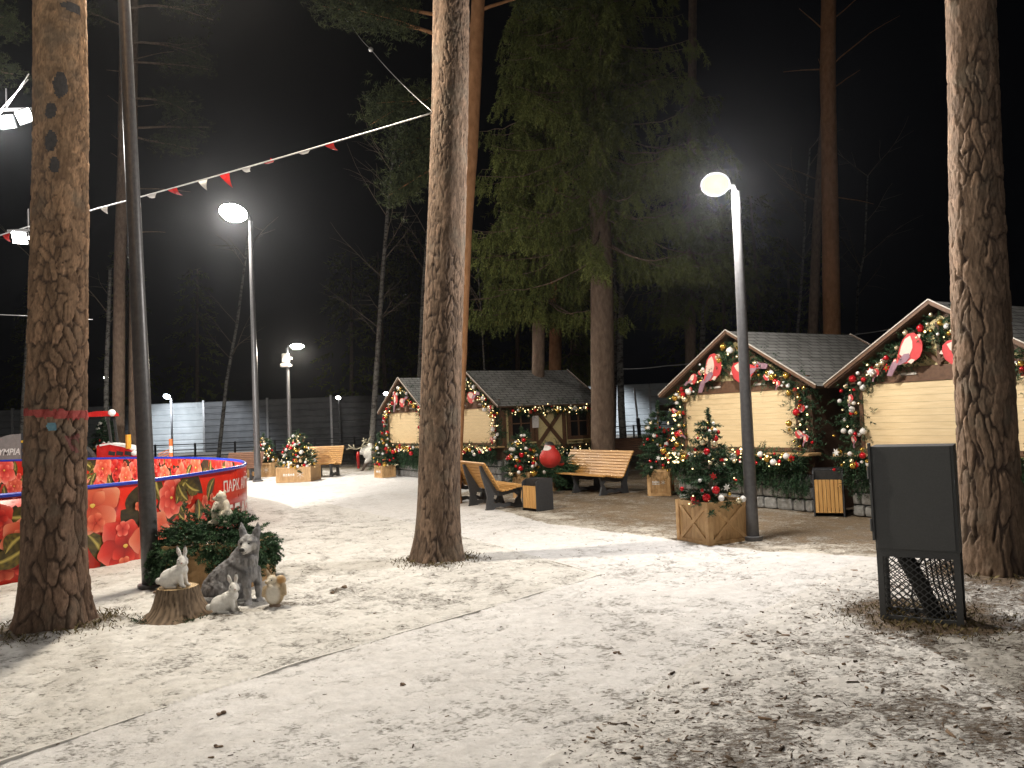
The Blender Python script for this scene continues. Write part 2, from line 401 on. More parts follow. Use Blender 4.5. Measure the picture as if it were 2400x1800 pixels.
for k,nm,mt in ((0,'path',M['path']),(1,'ground',M['lawn']),(2,'mulch_ground',M['rlawn']),(3,'yard_ground',M['yard'])):
    f=F[reg==k]; u,inv=np.unique(f,return_inverse=True)
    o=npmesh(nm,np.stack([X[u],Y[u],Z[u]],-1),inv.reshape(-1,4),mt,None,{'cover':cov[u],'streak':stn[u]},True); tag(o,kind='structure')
def gz(x,y):
    return float(ground_fields(np.array([x]),np.array([y]))[6][0])
# thin stone kerbs, mostly snowed over
def kerb(name,pl,w,h):
    mb=MB(); 
    pts=[]
    for (a,b) in zip(pl[:-1],pl[1:]):
        n=max(2,int(np.hypot(*(b-a))/.12)); 
        for i in range(n): pts.append(a+(b-a)*i/n)
    pts.append(pl[-1]); vs=[];fs=[]
    for i,p in enumerate(pts):
        d=pts[min(i+1,len(pts)-1)]-pts[max(i-1,0)]; d=d/np.hypot(*d); n=np.array((-d[1],d[0]))
        hh=h+.012*(vnoise(np.array([i*.35]),np.array([2.0]),4)[0]-.5)
        for s,z in((-w/2,-.05),(-w/2,hh),(w/2,hh),(w/2,-.05)): vs.append((p[0]+n[0]*s,p[1]+n[1]*s,z))
    for i in range(len(pts)-1):
        for j in range(3): fs.append((i*4+j,i*4+j+1,i*4+j+5,i*4+j+4))
    mb.add(vs,fs); o=mb.build(name,M['kerb']); tag(o,kind='structure')
m,nt,b=newmat('snowy_kerb'); f=noise(nt,coords(nt),7,5,.7)
nt.links.new(ramp(nt,f,[(.30,(.48,.46,.42)),(.48,(.65,.635,.61))]),b.inputs['Base Color']); b.inputs['Roughness'].default_value=.85; M['kerb']=m
kerb('kerb',KL,.02,.008); kerb('kerb',K2[:4],.02,.008)
# scattered litter: chips, twigs, cone scales
def scatter(name,n,region,zmat,label):
    V=[];Fq=[];T=[]; c=0; tries=0
    while c<n and tries<n*30:
        tries+=1; x,y,s,dense=region()
        if x is None: continue
        z=gz2(x,y); L=s*random.uniform(.5,1.7); w=s*random.uniform(.10,.34); h=w*random.uniform(.3,.8); a=random.uniform(0,2*PI); tl=random.uniform(-.25,.25)
        ca,sa=math.cos(a),math.sin(a); o=len(V)
        for kx,ky,kz in((-1,-1,0),(1,-.6,0),(1,.6,0),(-1,1,0),(-.8,-.7,1),(.7,-.5,1),(.8,.5,1),(-.9,.6,1)):
            lx=kx*L/2*random.uniform(.8,1.1); ly=ky*w/2; lz=kz*h+lx*tl-.002
            V.append((x+lx*ca-ly*sa,y+lx*sa+ly*ca,z+lz+.002))
        for q in((4,5,6,7),(0,1,5,4),(1,2,6,5),(2,3,7,6),(3,0,4,7)): Fq.append([o+i for i in q])
        t=random.random()**1.4; T+= [t]*8; c+=1
    o=npmesh(name,V,Fq,zmat,None,{'tint':T}); tag(o,label=label,kind='stuff'); return o
# cheap height lookup on a lattice
_gx=np.arange(-9,9,.03); _gy=np.arange(3,16,.03); _GX,_GY=np.meshgrid(_gx,_gy); _f=ground_fields(_GX.ravel(),_GY.ravel()); _GZ=_f[6].reshape(_GX.shape); _GC=_f[3].reshape(_GX.shape)
def gz2(x,y):
    i=min(max(int((y-3)/.03),0),len(_gy)-1); j=min(max(int((x+9)/.03),0),len(_gx)-1); return float(_GZ[i,j])
def gc2(x,y):
    i=min(max(int((y-3)/.03),0),len(_gy)-1); j=min(max(int((x+9)/.03),0),len(_gx)-1); return float(_GC[i,j])
M['chips']=tintmat('wood_chip',(.035,.025,.018),(.25,.175,.12),.85,.2)
rp=[tuple(p) for p in RLAWN]
def reg_r():
    y=3.6+random.random()**1.5*5.2; x=random.uniform(-1.5,6)
    if not bool(inpoly(np.array([x]),np.array([y]),RLAWN)[0]) or abs(x)>y*.72: return None,0,0,0
    if gc2(x,y)>.45+random.random()*.6: return None,0,0,0
    return x,y,random.choice([.010,.014,.018,.024,.032,.055 if random.random()<.3 else .02]),1
scatter('wood_chips',6000,reg_r,M['chips'],'brown wood chips and twigs lying in the patchy snow')
def reg_l():
    y=4.0+random.random()*11; x=random.uniform(-7,4.5)
    if abs(x)>y*.7 or bool(inpoly(np.array([x]),np.array([y]),RLAWN)[0]): return None,0,0,0
    if gc2(x,y)>.7+random.random()*.5: return None,0,0,0
    return x,y,random.choice([.010,.014,.02,.026,.035 if random.random()<.3 else .015]),1
scatter('needle_litter',2600,reg_l,M['chips'],'dark needle and cone litter scattered over the trodden snow')
# dead grass round the cabinet and the trunks
def tufts(name,spots,label):
    V=[];Fq=[];T=[]
    for (p,r0,r1,n,hh) in spots:
        for _ in range(n):
            a=random.uniform(0,2*PI); q=r0+(r1-r0)*random.random()**1.6; x=p.x+q*math.cos(a); y=p.y+q*math.sin(a); z=gz2(x,y)-.004
            h=hh*random.uniform(.4,1.2)*(1-.55*(q-r0)/(r1-r0)); b2=random.uniform(0,2*PI); w=random.uniform(.003,.006); lean=h*random.uniform(.2,1.3)
            c,s=math.cos(b2),math.sin(b2); o=len(V)
            V+=[(x-s*w,y+c*w,z),(x+s*w,y-c*w,z),(x+c*lean*.45-s*w*.6,y+s*lean*.45+c*w*.6,z+h*.7),(x+c*lean,y+s*lean,z+h*.85)]
            Fq+=[[o,o+1,o+2,o+2],[o+1,o+3,o+2,o+2]]; T+=[random.random()]*4
    F3=[f[:3] for f in Fq]
    o=npmesh(name,V,F3,M['grass'],None,{'tint':T}); tag(o,label=label,kind='stuff')
M['grass']=tintmat('dead_grass',(.07,.055,.025),(.22,.18,.09),.8,.15)
tufts('grass',[(BOXC,.15,.80,1500,.055),(RT,.42,.75,260,.07),(LT,.42,.75,420,.06),(CT,.36,.68,420,.06)],'short dead grass round the cabinet and the trunks')
# ------------------------------------------------------------------ foliage
def sprigs(name,P,D,L,mats,parent=None,K=12,nl=.05,nw=.008,spread=.8,flat=None,tint=None,roundness=1.0):
    """P points, D axes (unit), L axis lengths -> needles as thin triangles round each axis"""
    P=np.asarray(P,float);D=np.asarray(D,float);L=np.asarray(L,float); N=len(P)
    D=D/np.maximum(np.linalg.norm(D,axis=1,keepdims=True),1e-9)
    up=np.tile(np.array([0.13,.21,.97]),(N,1)); U=np.cross(D,up); U/=np.maximum(np.linalg.norm(U,axis=1,keepdims=True),1e-9); W=np.cross(D,U)
    t=(np.arange(K)+.3)/K
    ph=RNG.random((N,K))*2*PI; tt=np.clip(t[None]+RNG.normal(0,.04,(N,K)),0,1)
    base=P[:,None]+D[:,None]*(tt*L[:,None])[...,None]
    rdir=U[:,None]*np.cos(ph)[...,None]+W[:,None]*np.sin(ph)[...,None]
    nd_=D[:,None]*(1-spread*.6)+rdir*spread; nd_/=np.linalg.norm(nd_,axis=-1,keepdims=True)
    ln=(nl*(1.15-.5*tt)*RNG.uniform(.75,1.2,(N,K)))[...,None]
    side=np.cross(nd_,RNG.normal(size=(N,K,3))); side/=np.maximum(np.linalg.norm(side,axis=-1,keepdims=True),1e-9)
    a=base-side*nw/2; b=base+side*nw/2; c=base+nd_*ln
    V=np.stack([a,b,c],2).reshape(-1,3)
    # stem
    F=np.arange(len(V)).reshape(-1,3)
    s0=P-U*nw*.35; s1=P+U*nw*.35; s2=P+D*L[:,None]*1.0
    V2=np.stack([s0,s1,s2],1).reshape(-1,3); F2=np.arange(len(V2)).reshape(-1,3)+len(V)
    if tint is None: tint=RNG.random(N)
    tint=np.asarray(tint)
    T=np.repeat(np.clip(tint[:,None]+RNG.normal(0,.12,(N,K)),0,1).reshape(-1),3); T2=np.repeat(tint*.4,3)
    return npmesh(name,np.concatenate([V,V2]),np.concatenate([F,F2]),mats,parent,{'tint':np.concatenate([T,T2])})
def rdirs(n):
    v=RNG.normal(size=(n,3)); return v/np.linalg.norm(v,axis=1,keepdims=True)
# ------------------------------------------------------------------ near pines: trunks with real bark plates
def cellnoise(a,b,na,seed):       # a in [0,na) periodic
    ia=np.floor(a).astype(int); ib=np.floor(b).astype(int)
    F1=np.full(a.shape,9.);F2=np.full(a.shape,9.);ID=np.zeros(a.shape)
    for da in(-1,0,1):
        for db in(-1,0,1):
            ca=ia+da; cb=ib+db; w=np.mod(ca,na)
            px=ca+.1+.8*_h(w,cb,seed); py=cb+.1+.8*_h(w,cb,seed+5); d=np.hypot(a-px,b-py); idv=_h(w,cb,seed+9)
            nw=d<F1; F2=np.where(nw,F1,np.minimum(F2,d)); ID=np.where(nw,idv,ID); F1=np.where(nw,d,F1)
    return F1,F2,ID
def pine_trunk(root,base,top,r0,r1,H,seed,na,zc,depth,mat,nth=150,dz=.024,wob=.06,flare=.35,grow=.12,hf=.75):
    zz=np.arange(-.1,H,dz); th=np.arange(nth)*2*PI/nth
    ZZ,TH=np.meshgrid(zz,th,indexing='ij'); tz=np.clip(ZZ/H,0,1)
    rad=r0+(r1-r0)*tz+flare*r0*np.exp(-np.maximum(ZZ,0)/.28)*(1+.35*np.sin(TH*5+seed)+.2*np.sin(TH*3+seed*2))
    rad*=1+.03*(fbm(TH*1.0+seed*7,ZZ*.8,seed,3)-.5)*2
    wa=(fbm(TH*na/2/PI*.6,ZZ/zc*1.3*(1+grow*np.maximum(ZZ,0)),seed+3,4)-.5)*1.7; wb=(fbm(TH*na/2/PI*.9+9,ZZ/zc*.8,seed+4,3)-.5)*1.3
    fade=np.minimum(1,np.minimum(TH,2*PI-TH)/.25)
    a=np.mod(TH/(2*PI)*na+wa*fade,na); b=ZZ/zc*(1+grow*np.maximum(ZZ,0))+wb*fade
    F1,F2,ID=cellnoise(a,b,na,seed); e=F2-F1; e=e+.30*sstep(.56,.70,fbm(TH*na/2/PI*.55+4,ZZ/zc*.5,seed+41,2))*fade
    F1b,F2b,IDb=cellnoise(np.mod(a*2,na*2),b*2,na*2,seed+31)
    dep=depth*(1-hf*sstep(.12,.75,tz))
    plate=sstep(.02,.17,e); sub=sstep(.0,.16,F2b-F1b)
    h=dep*(plate*(.60+.40*ID)+.26*sub*plate*(.3+1.0*IDb)+.28*(fbm(TH*12,ZZ*20,seed+8,4)-.5)*plate)
    rad=rad+h-dep*.6
    cx=top[0]*tz+wob*np.sin(tz*5+seed)*tz*(1-tz)*2; cy=top[1]*tz+wob*np.cos(tz*4+seed)*tz*(1-tz)*2
    V=np.stack([rad*np.cos(TH)+cx,rad*np.sin(TH)+cy,ZZ],-1).reshape(-1,3)
    n0,n1=ZZ.shape; ii,jj=np.meshgrid(np.arange(n0-1),np.arange(n1),indexing='ij'); j2=(jj+1)%n1
    F=np.stack([ii*n1+jj,ii*n1+j2,(ii+1)*n1+j2,(ii+1)*n1+jj],-1).reshape(-1,4)
    fur=np.maximum((1-sstep(.02,.17,e))*(1-hf*.8*sstep(.25,.8,tz)),(1-sstep(.02,.12,F2b-F1b))*.45)*.92
    o=npmesh('trunk',V,F,mat,root,{'tint':(ID*.6+IDb*.4).ravel(),'furrow':fur.ravel()},True)
    return o
def grow(V,F,p0,p1,r,n=6): pass
def limb_pts(p,d,L,n=6,sag=.0,jit=.12,rise=0.0):
    p=Vector(p); d=Vector(d).normalized(); out=[p.copy()]
    for i in range(n):
        t=(i+1)/n; d=(d+Vector((random.uniform(-jit,jit),random.uniform(-jit,jit),random.uniform(-jit,jit)*.6+rise-sag))).normalized()
        p=p+d*(L/n); out.append(p.copy())
    return out
# -- three pines close to the camera
def near_pine(px,Y,topuv,r0,r1,H,seed,na,zc,depth,mat,label,group,**k):
    b=B(px,Y); t=A(topuv[0],topuv[1],Y); sc=H/max(t.z,.1)
    root=thing('pine_tree',label,'tree',(b.x,b.y,0),0,group)
    o=pine_trunk(root,b,((t.x-b.x)*sc,(t.y-b.y)*sc),r0,r1,H,seed,na,zc,depth,mat,**k)
    # stubs and a crown high above the picture
    P=[];D=[];L=[]; mb=MB()
    tp=Vector(((t.x-b.x)*sc,(t.y-b.y)*sc,H-.05))
    lst=[tp+Vector((0,0,q*.9)) for q in range(6)]
    mb.tube(lst,[r1*.98]+[r1*(1-.16*i) for i in range(1,6)],12)
    for i in range(9):
        q=limb_pts(tp+Vector((0,0,random.uniform(.6,4.3))),(math.cos(i*2.4),math.sin(i*2.4),.35),random.uniform(1.4,2.4),6); mb.tube(q,[.06-.008*j for j in range(7)],6)
        for c in q[3:]:
            for _ in range(26): P.append(c+Vector([random.gauss(0,.24) for _ in range(3)])); D.append((random.gauss(0,1),random.gauss(0,1),random.gauss(.3,1))); L.append(.18)
    mb.build('upper_stem',M['bark_red'],root,True)
    sprigs('crown',P,D,L,M['pine_n'],root,10,.09,.010,.8)
    return root,o
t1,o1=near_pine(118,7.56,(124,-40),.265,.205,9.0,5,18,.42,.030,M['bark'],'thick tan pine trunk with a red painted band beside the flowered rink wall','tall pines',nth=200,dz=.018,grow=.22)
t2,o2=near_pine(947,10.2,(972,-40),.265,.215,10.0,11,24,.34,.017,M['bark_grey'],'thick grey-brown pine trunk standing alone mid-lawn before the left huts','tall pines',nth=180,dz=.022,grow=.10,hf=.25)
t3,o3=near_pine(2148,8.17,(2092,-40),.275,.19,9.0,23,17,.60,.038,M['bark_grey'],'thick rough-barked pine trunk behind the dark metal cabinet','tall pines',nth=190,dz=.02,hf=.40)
# painted marks on the left trunk: thin skins that follow the bark
def skin(trunk,sel,off,name,mat,parent):
    me=trunk.data; n=len(me.vertices); co=np.empty(n*3,'f'); me.vertices.foreach_get('co',co); co=co.reshape(-1,3)
    no=np.empty(n*3,'f'); me.vertices.foreach_get('normal',no); no=no.reshape(-1,3)
    f=np.empty(len(me.polygons)*4,'i'); me.loops.foreach_get('vertex_index',f); f=f.reshape(-1,4)
    cen=co[f].mean(1); k=sel(cen)
    u,inv=np.unique(f[k],return_inverse=True)
    return npmesh(name,co[u]+no[u]*off,inv.reshape(-1,4),mat,parent,None,True)
zb=A(118,892,7.56).z
nz=lambda c:fbm(c[:,0]*14+5,c[:,2]*14+c[:,1]*14,3,3)
M['redpaint']=nmat('weathered_red_spray_paint',(.30,.045,.04),(.46,.09,.08),30,.8,.4)
M['bluepaint']=nmat('blue_spray_paint',(.10,.22,.30),(.16,.33,.42),30,.8,.3)
skin(o1,lambda c:np.abs(c[:,2]-zb+.10*(c[:,0]))<.036+.035*(nz(c)-.5),.004,'painted_band',M['redpaint'],t1)
q=ray(96,922)*7.3
def spot(u,v,r,k=1.0):
    p=Vector((0,0,HEYE))+ray(u,v)*7.30-Vector((t1.location.x,t1.location.y,0))
    return lambda c:(np.hypot(c[:,0]-p.x,(c[:,2]-p.z)*k)<r*(.6+.8*nz(c)))&(c[:,1]<-.05)
skin(o1,spot(106,921,.04),.004,'painted_mark',M['bluepaint'],t1)
f1=spot(140,958,.075);f2=spot(160,966,.07)
M['oldred']=nmat('faded_red_paint',(.13,.05,.045),(.22,.08,.07),30,.85,.4)
skin(o1,lambda c:(f1(c)|f2(c))&(nz(c)>.45),.003,'painted_mark',M['oldred'],t1)
M['flake']=nmat('bare_dark_bark',(.05,.045,.045),(.09,.08,.075),30,.9,.4)
fl=[(a) for a in((120,180,.055,.45),(105,235,.05,.7),(103,300,.05,.45),(160,175,.035,.6),(110,350,.04,.6),(178,265,.035,.7),(140,0,.09,2))]
for a in fl: skin(o1,spot(*a),.003,'bark_scar',M['flake'],t1)
# ------------------------------------------------------------------ far trunks
def bg_trunk(name,label,cat,pix,Y,r0,r1,mat,group=None,extra_h=None,branches=None):
    """pix: picture stations (u,v) of a trunk standing Y metres away, from low to high"""
    b=B(pix[0][0],Y); root=thing(name,label,cat,(b.x,b.y,0),0,group)
    pts=[Vector((0,0,-.1))]+[A(u,v,Y)-Vector((b.x,b.y,0)) for u,v in pix[1:]]
    if extra_h: d=(pts[-1]-pts[-2]).normalized(); pts.append(pts[-1]+d*extra_h)
    # resample
    out=[]; 
    for a,c in zip(pts[:-1],pts[1:]):
        n=max(2,int((c-a).length/.35))
        out+=[a+(c-a)*i/n for i in range(n)]
    out.append(pts[-1]); n=len(out)
    rr=[r0+(r1-r0)*i/(n-1)+(.25*r0 if i==0 else 0) for i in range(n)]
    rr=[r*(1+.05*(random.random()-.5)) for r in rr]
    mb=MB(); mb.tube(out,rr,16)
    return root,out,rr,mb
def pick(out,z):
    return min(out,key=lambda p:abs(p.z-z))
def tufts_along(P,D,L,pts,t0,n,sp,ln,droop=0.0):
    k=len(pts)
    for i in range(n):
        t=t0+(1-t0)*random.random(); a=t*(k-1); j=min(int(a),k-2); p=pts[j].lerp(pts[j+1],a-j)
        P.append(p+Vector([random.gauss(0,sp) for _ in range(3)])); d=Vector([random.gauss(0,1) for _ in range(3)]); d.z=abs(d.z)*.4-droop; D.append(d); L.append(ln*random.uniform(.7,1.3))
# pines far left
def pine_bg(label,pix,Y,r0,r1,low,mat,limbs,extra=4,nt=60,group='tall pines',stubs=()):
    root,out,rr,mb=bg_trunk('pine_tree',label,'tree',pix,Y,r0,r1,mat,group,extra)
    P=[];D=[];L=[]
    for (u,v,du,dv,len_,fol) in limbs:
        z=A(u,v,Y).z; p=pick(out,z); d=Vector((du,random.uniform(-.5,.3),dv))
        q=limb_pts(p,d,len_,8,.05,.16); mb.tube(q,[.05*len_/3*(1-.1*i) for i in range(9)],6)
        for c in range(3):
            s=limb_pts(q[3+c],(du+random.uniform(-.6,.6),random.uniform(-.8,.8),dv+random.uniform(-.4,.2)),len_*.4,5,.0,.2); mb.tube(s,[.018*(1-.15*i) for i in range(6)],4)
            if fol: tufts_along(P,D,L,s,.2,int(fol*.33),.16,.2)
        if fol: tufts_along(P,D,L,q,.45,fol,.2,.2)
    for (u,v,du,dv,len_) in stubs:
        z=A(u,v,Y).z; p=pick(out,z); q=limb_pts(p,(du,random.uniform(-.3,.3),dv),len_,5,.02,.12); mb.tube(q,[.028*(1-.15*i) for i in range(6)],5)
    tr=mb.build('trunk',mat,root,True)
    if P: sprigs('crown',P,D,L,M['pine_n'],root,12,.12,.018,.85)
    return root
pine_bg('pair pine with dead side branches behind the rink, left of its pair',[(255,940),(258,600),(266,330),(270,0)],31,.24,.17,0,M['bark_far'],
        [(275,20,1,.3,3.4,150),(275,130,1,.1,3.2,170),(275,210,1,-.1,3.4,170),(272,300,1,-.15,3.2,160),(272,60,-1,.5,2.2,80)],3,
        stubs=[(262,240,-1,1,.9),(262,310,-1,.9,.7),(262,345,-1,.9,.7),(268,140,1,.25,2.0),(268,90,1,.1,2.2),(266,225,1,.1,1.8),(262,160,-1,.15,.8)])
pine_bg('slimmer pair pine behind the rink, touching the near lamp post',[(288,940),(289,600),(288,350),(290,0)],32,.19,.14,0,M['bark_far'],
        [(290,100,1,.2,3.0,120),(290,280,1,-.1,3.4,120)],3,stubs=[(290,410,1,.1,2.2),(290,500,1,.2,1.2)])
pine_bg('reddish pine half hidden behind the lone mid-lawn trunk',[(975,1010),(1003,500),(1018,300),(1030,60)],17,.19,.13,0,M['bark_red'],
        [(1020,60,-1,.55,3.2,330),(1012,110,-1,.35,3.4,420),(1008,190,-1,.05,2.4,300),(1005,270,-1,-.1,1.9,260),(1000,340,-1,-.25,2.0,230),(1028,20,.7,.4,2.4,240)],4)
pine_bg('tall bare orange-barked pine behind the roof of the middle hut',[(1797,960),(1797,720),(1793,450),(1788,150),(1790,0)],26,.29,.22,0,M['bark_red'],
        [(1790,-60,-1,.3,3,120),(1790,-90,1,.3,3,120)],4,stubs=[(1792,150,1,.8,2.9),(1792,150,-1,.05,1.6),(1792,205,1,.5,1.2),(1790,40,1,.9,1.6),(1788,80,-1,.9,1.3),(1790,420,1,.02,1.8),(1790,205,-.4,1.5,1.2)])
pine_bg('thinner dark pine just left of the bare orange-barked pine',[(1750,960),(1756,720),(1765,480),(1778,300)],29,.20,.13,0,M['bark_far'],[],5,stubs=[(1765,440,-1,.6,1.6),(1768,400,-1,.4,1.8)])
pine_bg('short-visible pine trunk rising behind the roof of the left huts',[(1196,960),(1199,790),(1203,560),(1210,300)],29,.235,.19,0,M['bark_red'],[],6)
# hint of a pine crown at the upper left edge
root=pine_bg('pine at the left picture edge showing only crown tips',[(-90,945),(-80,400),(-70,0)],19,.2,.15,0,M['bark_far'],[(-75,60,1,.05,1.5,120),(-75,150,1,0,1.2,80)],3)
# spruces
def spruce(label,pix,Y,r0,r1,zlo,zhi,rmax,dens,tone,skew=(0,0),droop=.55,twigs=24):
    root,out,rr,mb=bg_trunk('spruce_tree',label,'tree',pix,Y,r0,r1,M['bark_far'],'spruces',5)
    P=[];D=[];L=[];T=[]
    z=zlo
    while z<zhi:
        f=(z-zlo)/(zhi-zlo); n=dens
        for k in range(n):
            az=random.uniform(0,2*PI) if random.random()<.6 else random.gauss(-PI/2,.75); c=pick(out,z); ln=rmax*(1-.72*f**1.1)*random.uniform(.55,1.12)
            if f<.10: ln*=random.uniform(.55,1.1)
            d=Vector((math.cos(az)+skew[0]*.3,math.sin(az),0)).normalized(); q=[]
            for i in range(9):
                t=i/8; q.append(c+d*ln*t+Vector((0,0,-ln*droop*t*1.25+ln*droop*.75*t*t*1.0+random.uniform(-.04,.04))))
            mb.tube(q,[.034*(1-.11*i) for i in range(9)],5)
            tone0=random.random()
            sd=d.cross(Vector((0,0,1)))
            for m in range(int(twigs*ln/rmax)+6):
                t=.16+.84*random.random(); a=t*8; j=min(int(a),7); p=q[j].lerp(q[j+1],a-j)
                s=random.choice((-1,1)); lt=random.uniform(.32,.85)*(1.05-.45*t)
                dd=(sd*s*random.uniform(.2,.8)+d*random.uniform(.15,.7)+Vector((0,0,-random.uniform(.6,1.7)))).normalized()
                P.append(p);D.append(dd);L.append(lt*1.15);T.append(min(1,max(0,.15+.55*tone0+.35*random.random())))
                # hanging side sprays
                for h in range(2):
                    pp=p+dd*lt*random.uniform(.3,.9); P.append(pp); D.append((dd+Vector((random.gauss(0,.35),random.gauss(0,.35),-.75))).normalized()); L.append(lt*random.uniform(.45,.8)); T.append(min(1,max(0,.1+.55*tone0+.3*random.random())))
        z+=.26
    mb.build('trunk',M['bark_far'],root,True)
    sprigs('crown',P,D,L,M['spruce'],root,16,.105,.022,.62,tint=T)
    return root
spruce('big drooping green spruce beside the right end of the left huts',[(1303,985),(1300,600),(1292,300),(1290,0)],22.0,.34,.24,6.3,17.5,4.1,4,0,(0,0),.6,40)
spruce('spruce with low hanging boughs standing behind the left huts, partly merged into the bigger spruce',[(1160,975),(1165,560),(1172,250),(1180,0)],24.5,.2,.15,5.4,16.5,3.0,5,0,(-.4,0),.65,32)
spruce('dim spruce in the dark behind the lamp of the short lamp post',[(1490,960),(1492,600),(1495,200)],29,.2,.15,6.0,14.0,3.0,4,0,(0,0),.7,18)
spruce('small young spruce with sparse boughs between the two trunks above the hut roof',[(1232,950),(1235,800),(1236,640)],31,.06,.03,3.6,7.0,1.3,2,0,(0,0),.5,14)
# birches
def birchtree(label,pix,Y,r0,r1,nbr,spanz,mat='birch',up=1.0):
    root,out,rr,mb=bg_trunk('birch_tree',label,'tree',pix,Y,r0,r1,M['birch'],'thin birches',1.2)
    mb.build('trunk',M[mat],root,True); tb=MB()
    for i in range(nbr):
        z=random.uniform(*spanz); p=pick(out,z); az=random.choice((0,PI))+random.uniform(-.9,.9)
        q=limb_pts(p,(math.cos(az)*.75,math.sin(az)*.75,up*random.uniform(.7,1.2)),random.uniform(1.0,3.4),7,.0,.14); tb.tube(q,[.020*(1-.12*j) for j in range(8)],4)
        for c in range(3):
            s=limb_pts(q[2+c],(math.cos(az)+random.uniform(-1,1),random.uniform(-.6,.6),random.uniform(-.1,1)),random.uniform(.4,1.2),5,.02,.2); tb.tube(s,[.009*(1-.13*j) for j in range(6)],3)
    tb.build('crown',M['twig'],root)
birchtree('leaning birch with long fine branches left of the lone mid-lawn trunk',[(800,965),(812,820),(826,600),(838,450),(850,330)],33,.14,.05,16,(5,13))
birchtree('birch close on the left of the lone mid-lawn trunk',[(898,960),(906,800),(914,620),(926,470)],34,.10,.06,9,(5,11))
birchtree('dark birch trunk just right of the big spruce, before the pale barrier',[(1349,985),(1342,880),(1339,760),(1345,560)],31,.15,.09,10,(4,9))
birchtree('slim pale birch behind the apex of the middle hut',[(1508,950),(1516,760),(1524,620),(1530,560)],33,.13,.09,8,(5,9))
birchtree('thin pale birch left of the pair of bare pines',[(1716,950),(1723,720),(1735,560),(1740,440),(1745,380)],34,.08,.03,12,(6,13))
birchtree('crooked thin sapling right of the bare orange-barked pine',[(1846,950),(1850,720),(1853,620),(1868,540),(1872,440)],34,.055,.03,8,(6,12))
birchtree('spindly sapling behind the ridge of the left huts',[(1046,950),(1046,790),(1041,700),(1036,630)],33,.05,.03,7,(5,8))
birchtree('very thin birch at the right of the big spruce trunk',[(1326,960),(1330,800),(1330,620),(1326,540)],33,.07,.045,6,(5,9))
birchtree('faint slanting birch in the dark behind the tall middle lamp post',[(470,940),(490,820),(512,700),(530,560)],40,.10,.05,8,(5,11))
birchtree('faint birch behind the rink, left of the two pines',[(228,940),(230,800),(236,640)],33,.11,.07,4,(5,9))
birchtree('dim birch at the far left beyond the ice machine',[(44,940),(52,860),(62,700),(70,560)],38,.14,.08,6,(5,11))
# the wood beyond the barrier: one dark mass
mb=MB(); P=[];D=[];L=[]
for i in range(26):
    x=random.uniform(-62,62); y=random.uniform(56,86); h=random.uniform(14,22); lean=random.uniform(-.6,.6)
    mb.tube([(x,y,-.1),(x+lean*.5,y,h*.5),(x+lean,y,h)],[.2,.15,.07],7)
    for k in range(130):
        z=h*random.uniform(.18,1); r=3.0*(1.05-z/h)+.4; a=random.uniform(0,2*PI); q=r*random.random()**.5
        P.append((x+q*math.cos(a),y+q*math.sin(a),z)); D.append((math.cos(a),math.sin(a),-.5)); L.append(1.2)
w=thing('far_wood','dark mass of conifers beyond the barrier','wood'); w['kind']='stuff'
mb.build('trunks',M['bark_far'],w,True); sprigs('foliage',P,D,L,M['spruce'],w,9,.5,.16,.7)
# ------------------------------------------------------------------ street lamps
def pointlight(name,loc,power,color,parent,r=.12,spot=None):
    l=bpy.data.lights.new(name,'POINT' if spot is None else 'SPOT'); l.energy=power; l.color=color; l.shadow_soft_size=r
    if spot: l.spot_size=R(spot); l.spot_blend=.5
    o=bpy.data.objects.new(name,l); COL.objects.link(o); o.parent=parent; o.location=loc; return o
def lamp(label,base,H,arm,headrot,headsize,lens,power,color,r0=.085,r1=.06,lean=(0,0),globe=False,collar=True,spot=160,aim=None):
    """arm: vector from pole top to head centre"""
    root=thing('street_lamp',label,'street lamp',(base.x,base.y,0),0,'street lamps')
    mb=MB(); top=Vector((lean[0],lean[1],H)); n=14
    mb.tube([top*(i/n)-Vector((0,0,.05 if i==0 else 0)) for i in range(n+1)],[r0+(r1-r0)*i/n for i in range(n+1)],20)
    mb.build('pole',M['steel'],root,True)
    if collar:
        mb=MB(); mb.tube([(0,0,-.03),(0,0,.05),(0,0,.055)],[r0*1.5,r0*1.5,r0*1.02],20); mb.build('base_plate',M['steel'],root)
    av=Vector(arm); mb=MB(); mb.tube([top-Vector((0,0,.06)),top+Vector((0,0,av.z*.6))+av*.12,top+av*.7,top+av],[r1*.85,r1*.62,r1*.55,r1*.5],10); mb.build('arm',M['steel'],root,True)
    hd=MB(); X,Yy,Zz=headsize; Mh=Matrix.Translation(top+av)@Euler(headrot).to_matrix().to_4x4()
    hd.lathe([(.0,Zz*.5),(.55,Zz*.48),(.9,Zz*.25),(1.0,-Zz*.2),(1.0,-Zz*.5)],24,0,Mh@Matrix.Diagonal((X/2,Yy/2,1,1)),True); h=hd.build('lamp_head',M['steel'],root,True)
    ln=MB(); ln.lathe([(.93,-Zz*.5),(.88,-Zz*.8),(.6,-Zz*1.35),(.25,-Zz*1.6),(.02,-Zz*1.65)],24,0,Mh@Matrix.Diagonal((X/2,Yy/2,1,1)),True); ln.build('lens',M[lens],h,True)
    lp=Mh@Vector((0,0,-Zz*1.65-.10)); lo=pointlight('lamp_light',lp,power,color,root,.16,spot)
    if spot: lo.rotation_euler=headrot if aim is None else aim
    return root
WARM=(1,.88,.71); WHITE=(1,.93,.83); COOL=(.88,.93,1.0); YEL=(1,.84,.55)
bA=G(327,1270)
tA=A(268,0,bA.y); k=8.6/tA.z
lamp('tall grey lamp post in front of the flowered rink wall, its lamp above the picture',bA,8.6,(.25,.55,.12),(R(-10),R(0),0),(.62,.42,.12),'lens_w',PW_A,WARM,.098,.060,spot=172,lean=((tA.x-bA.x)*k,0))
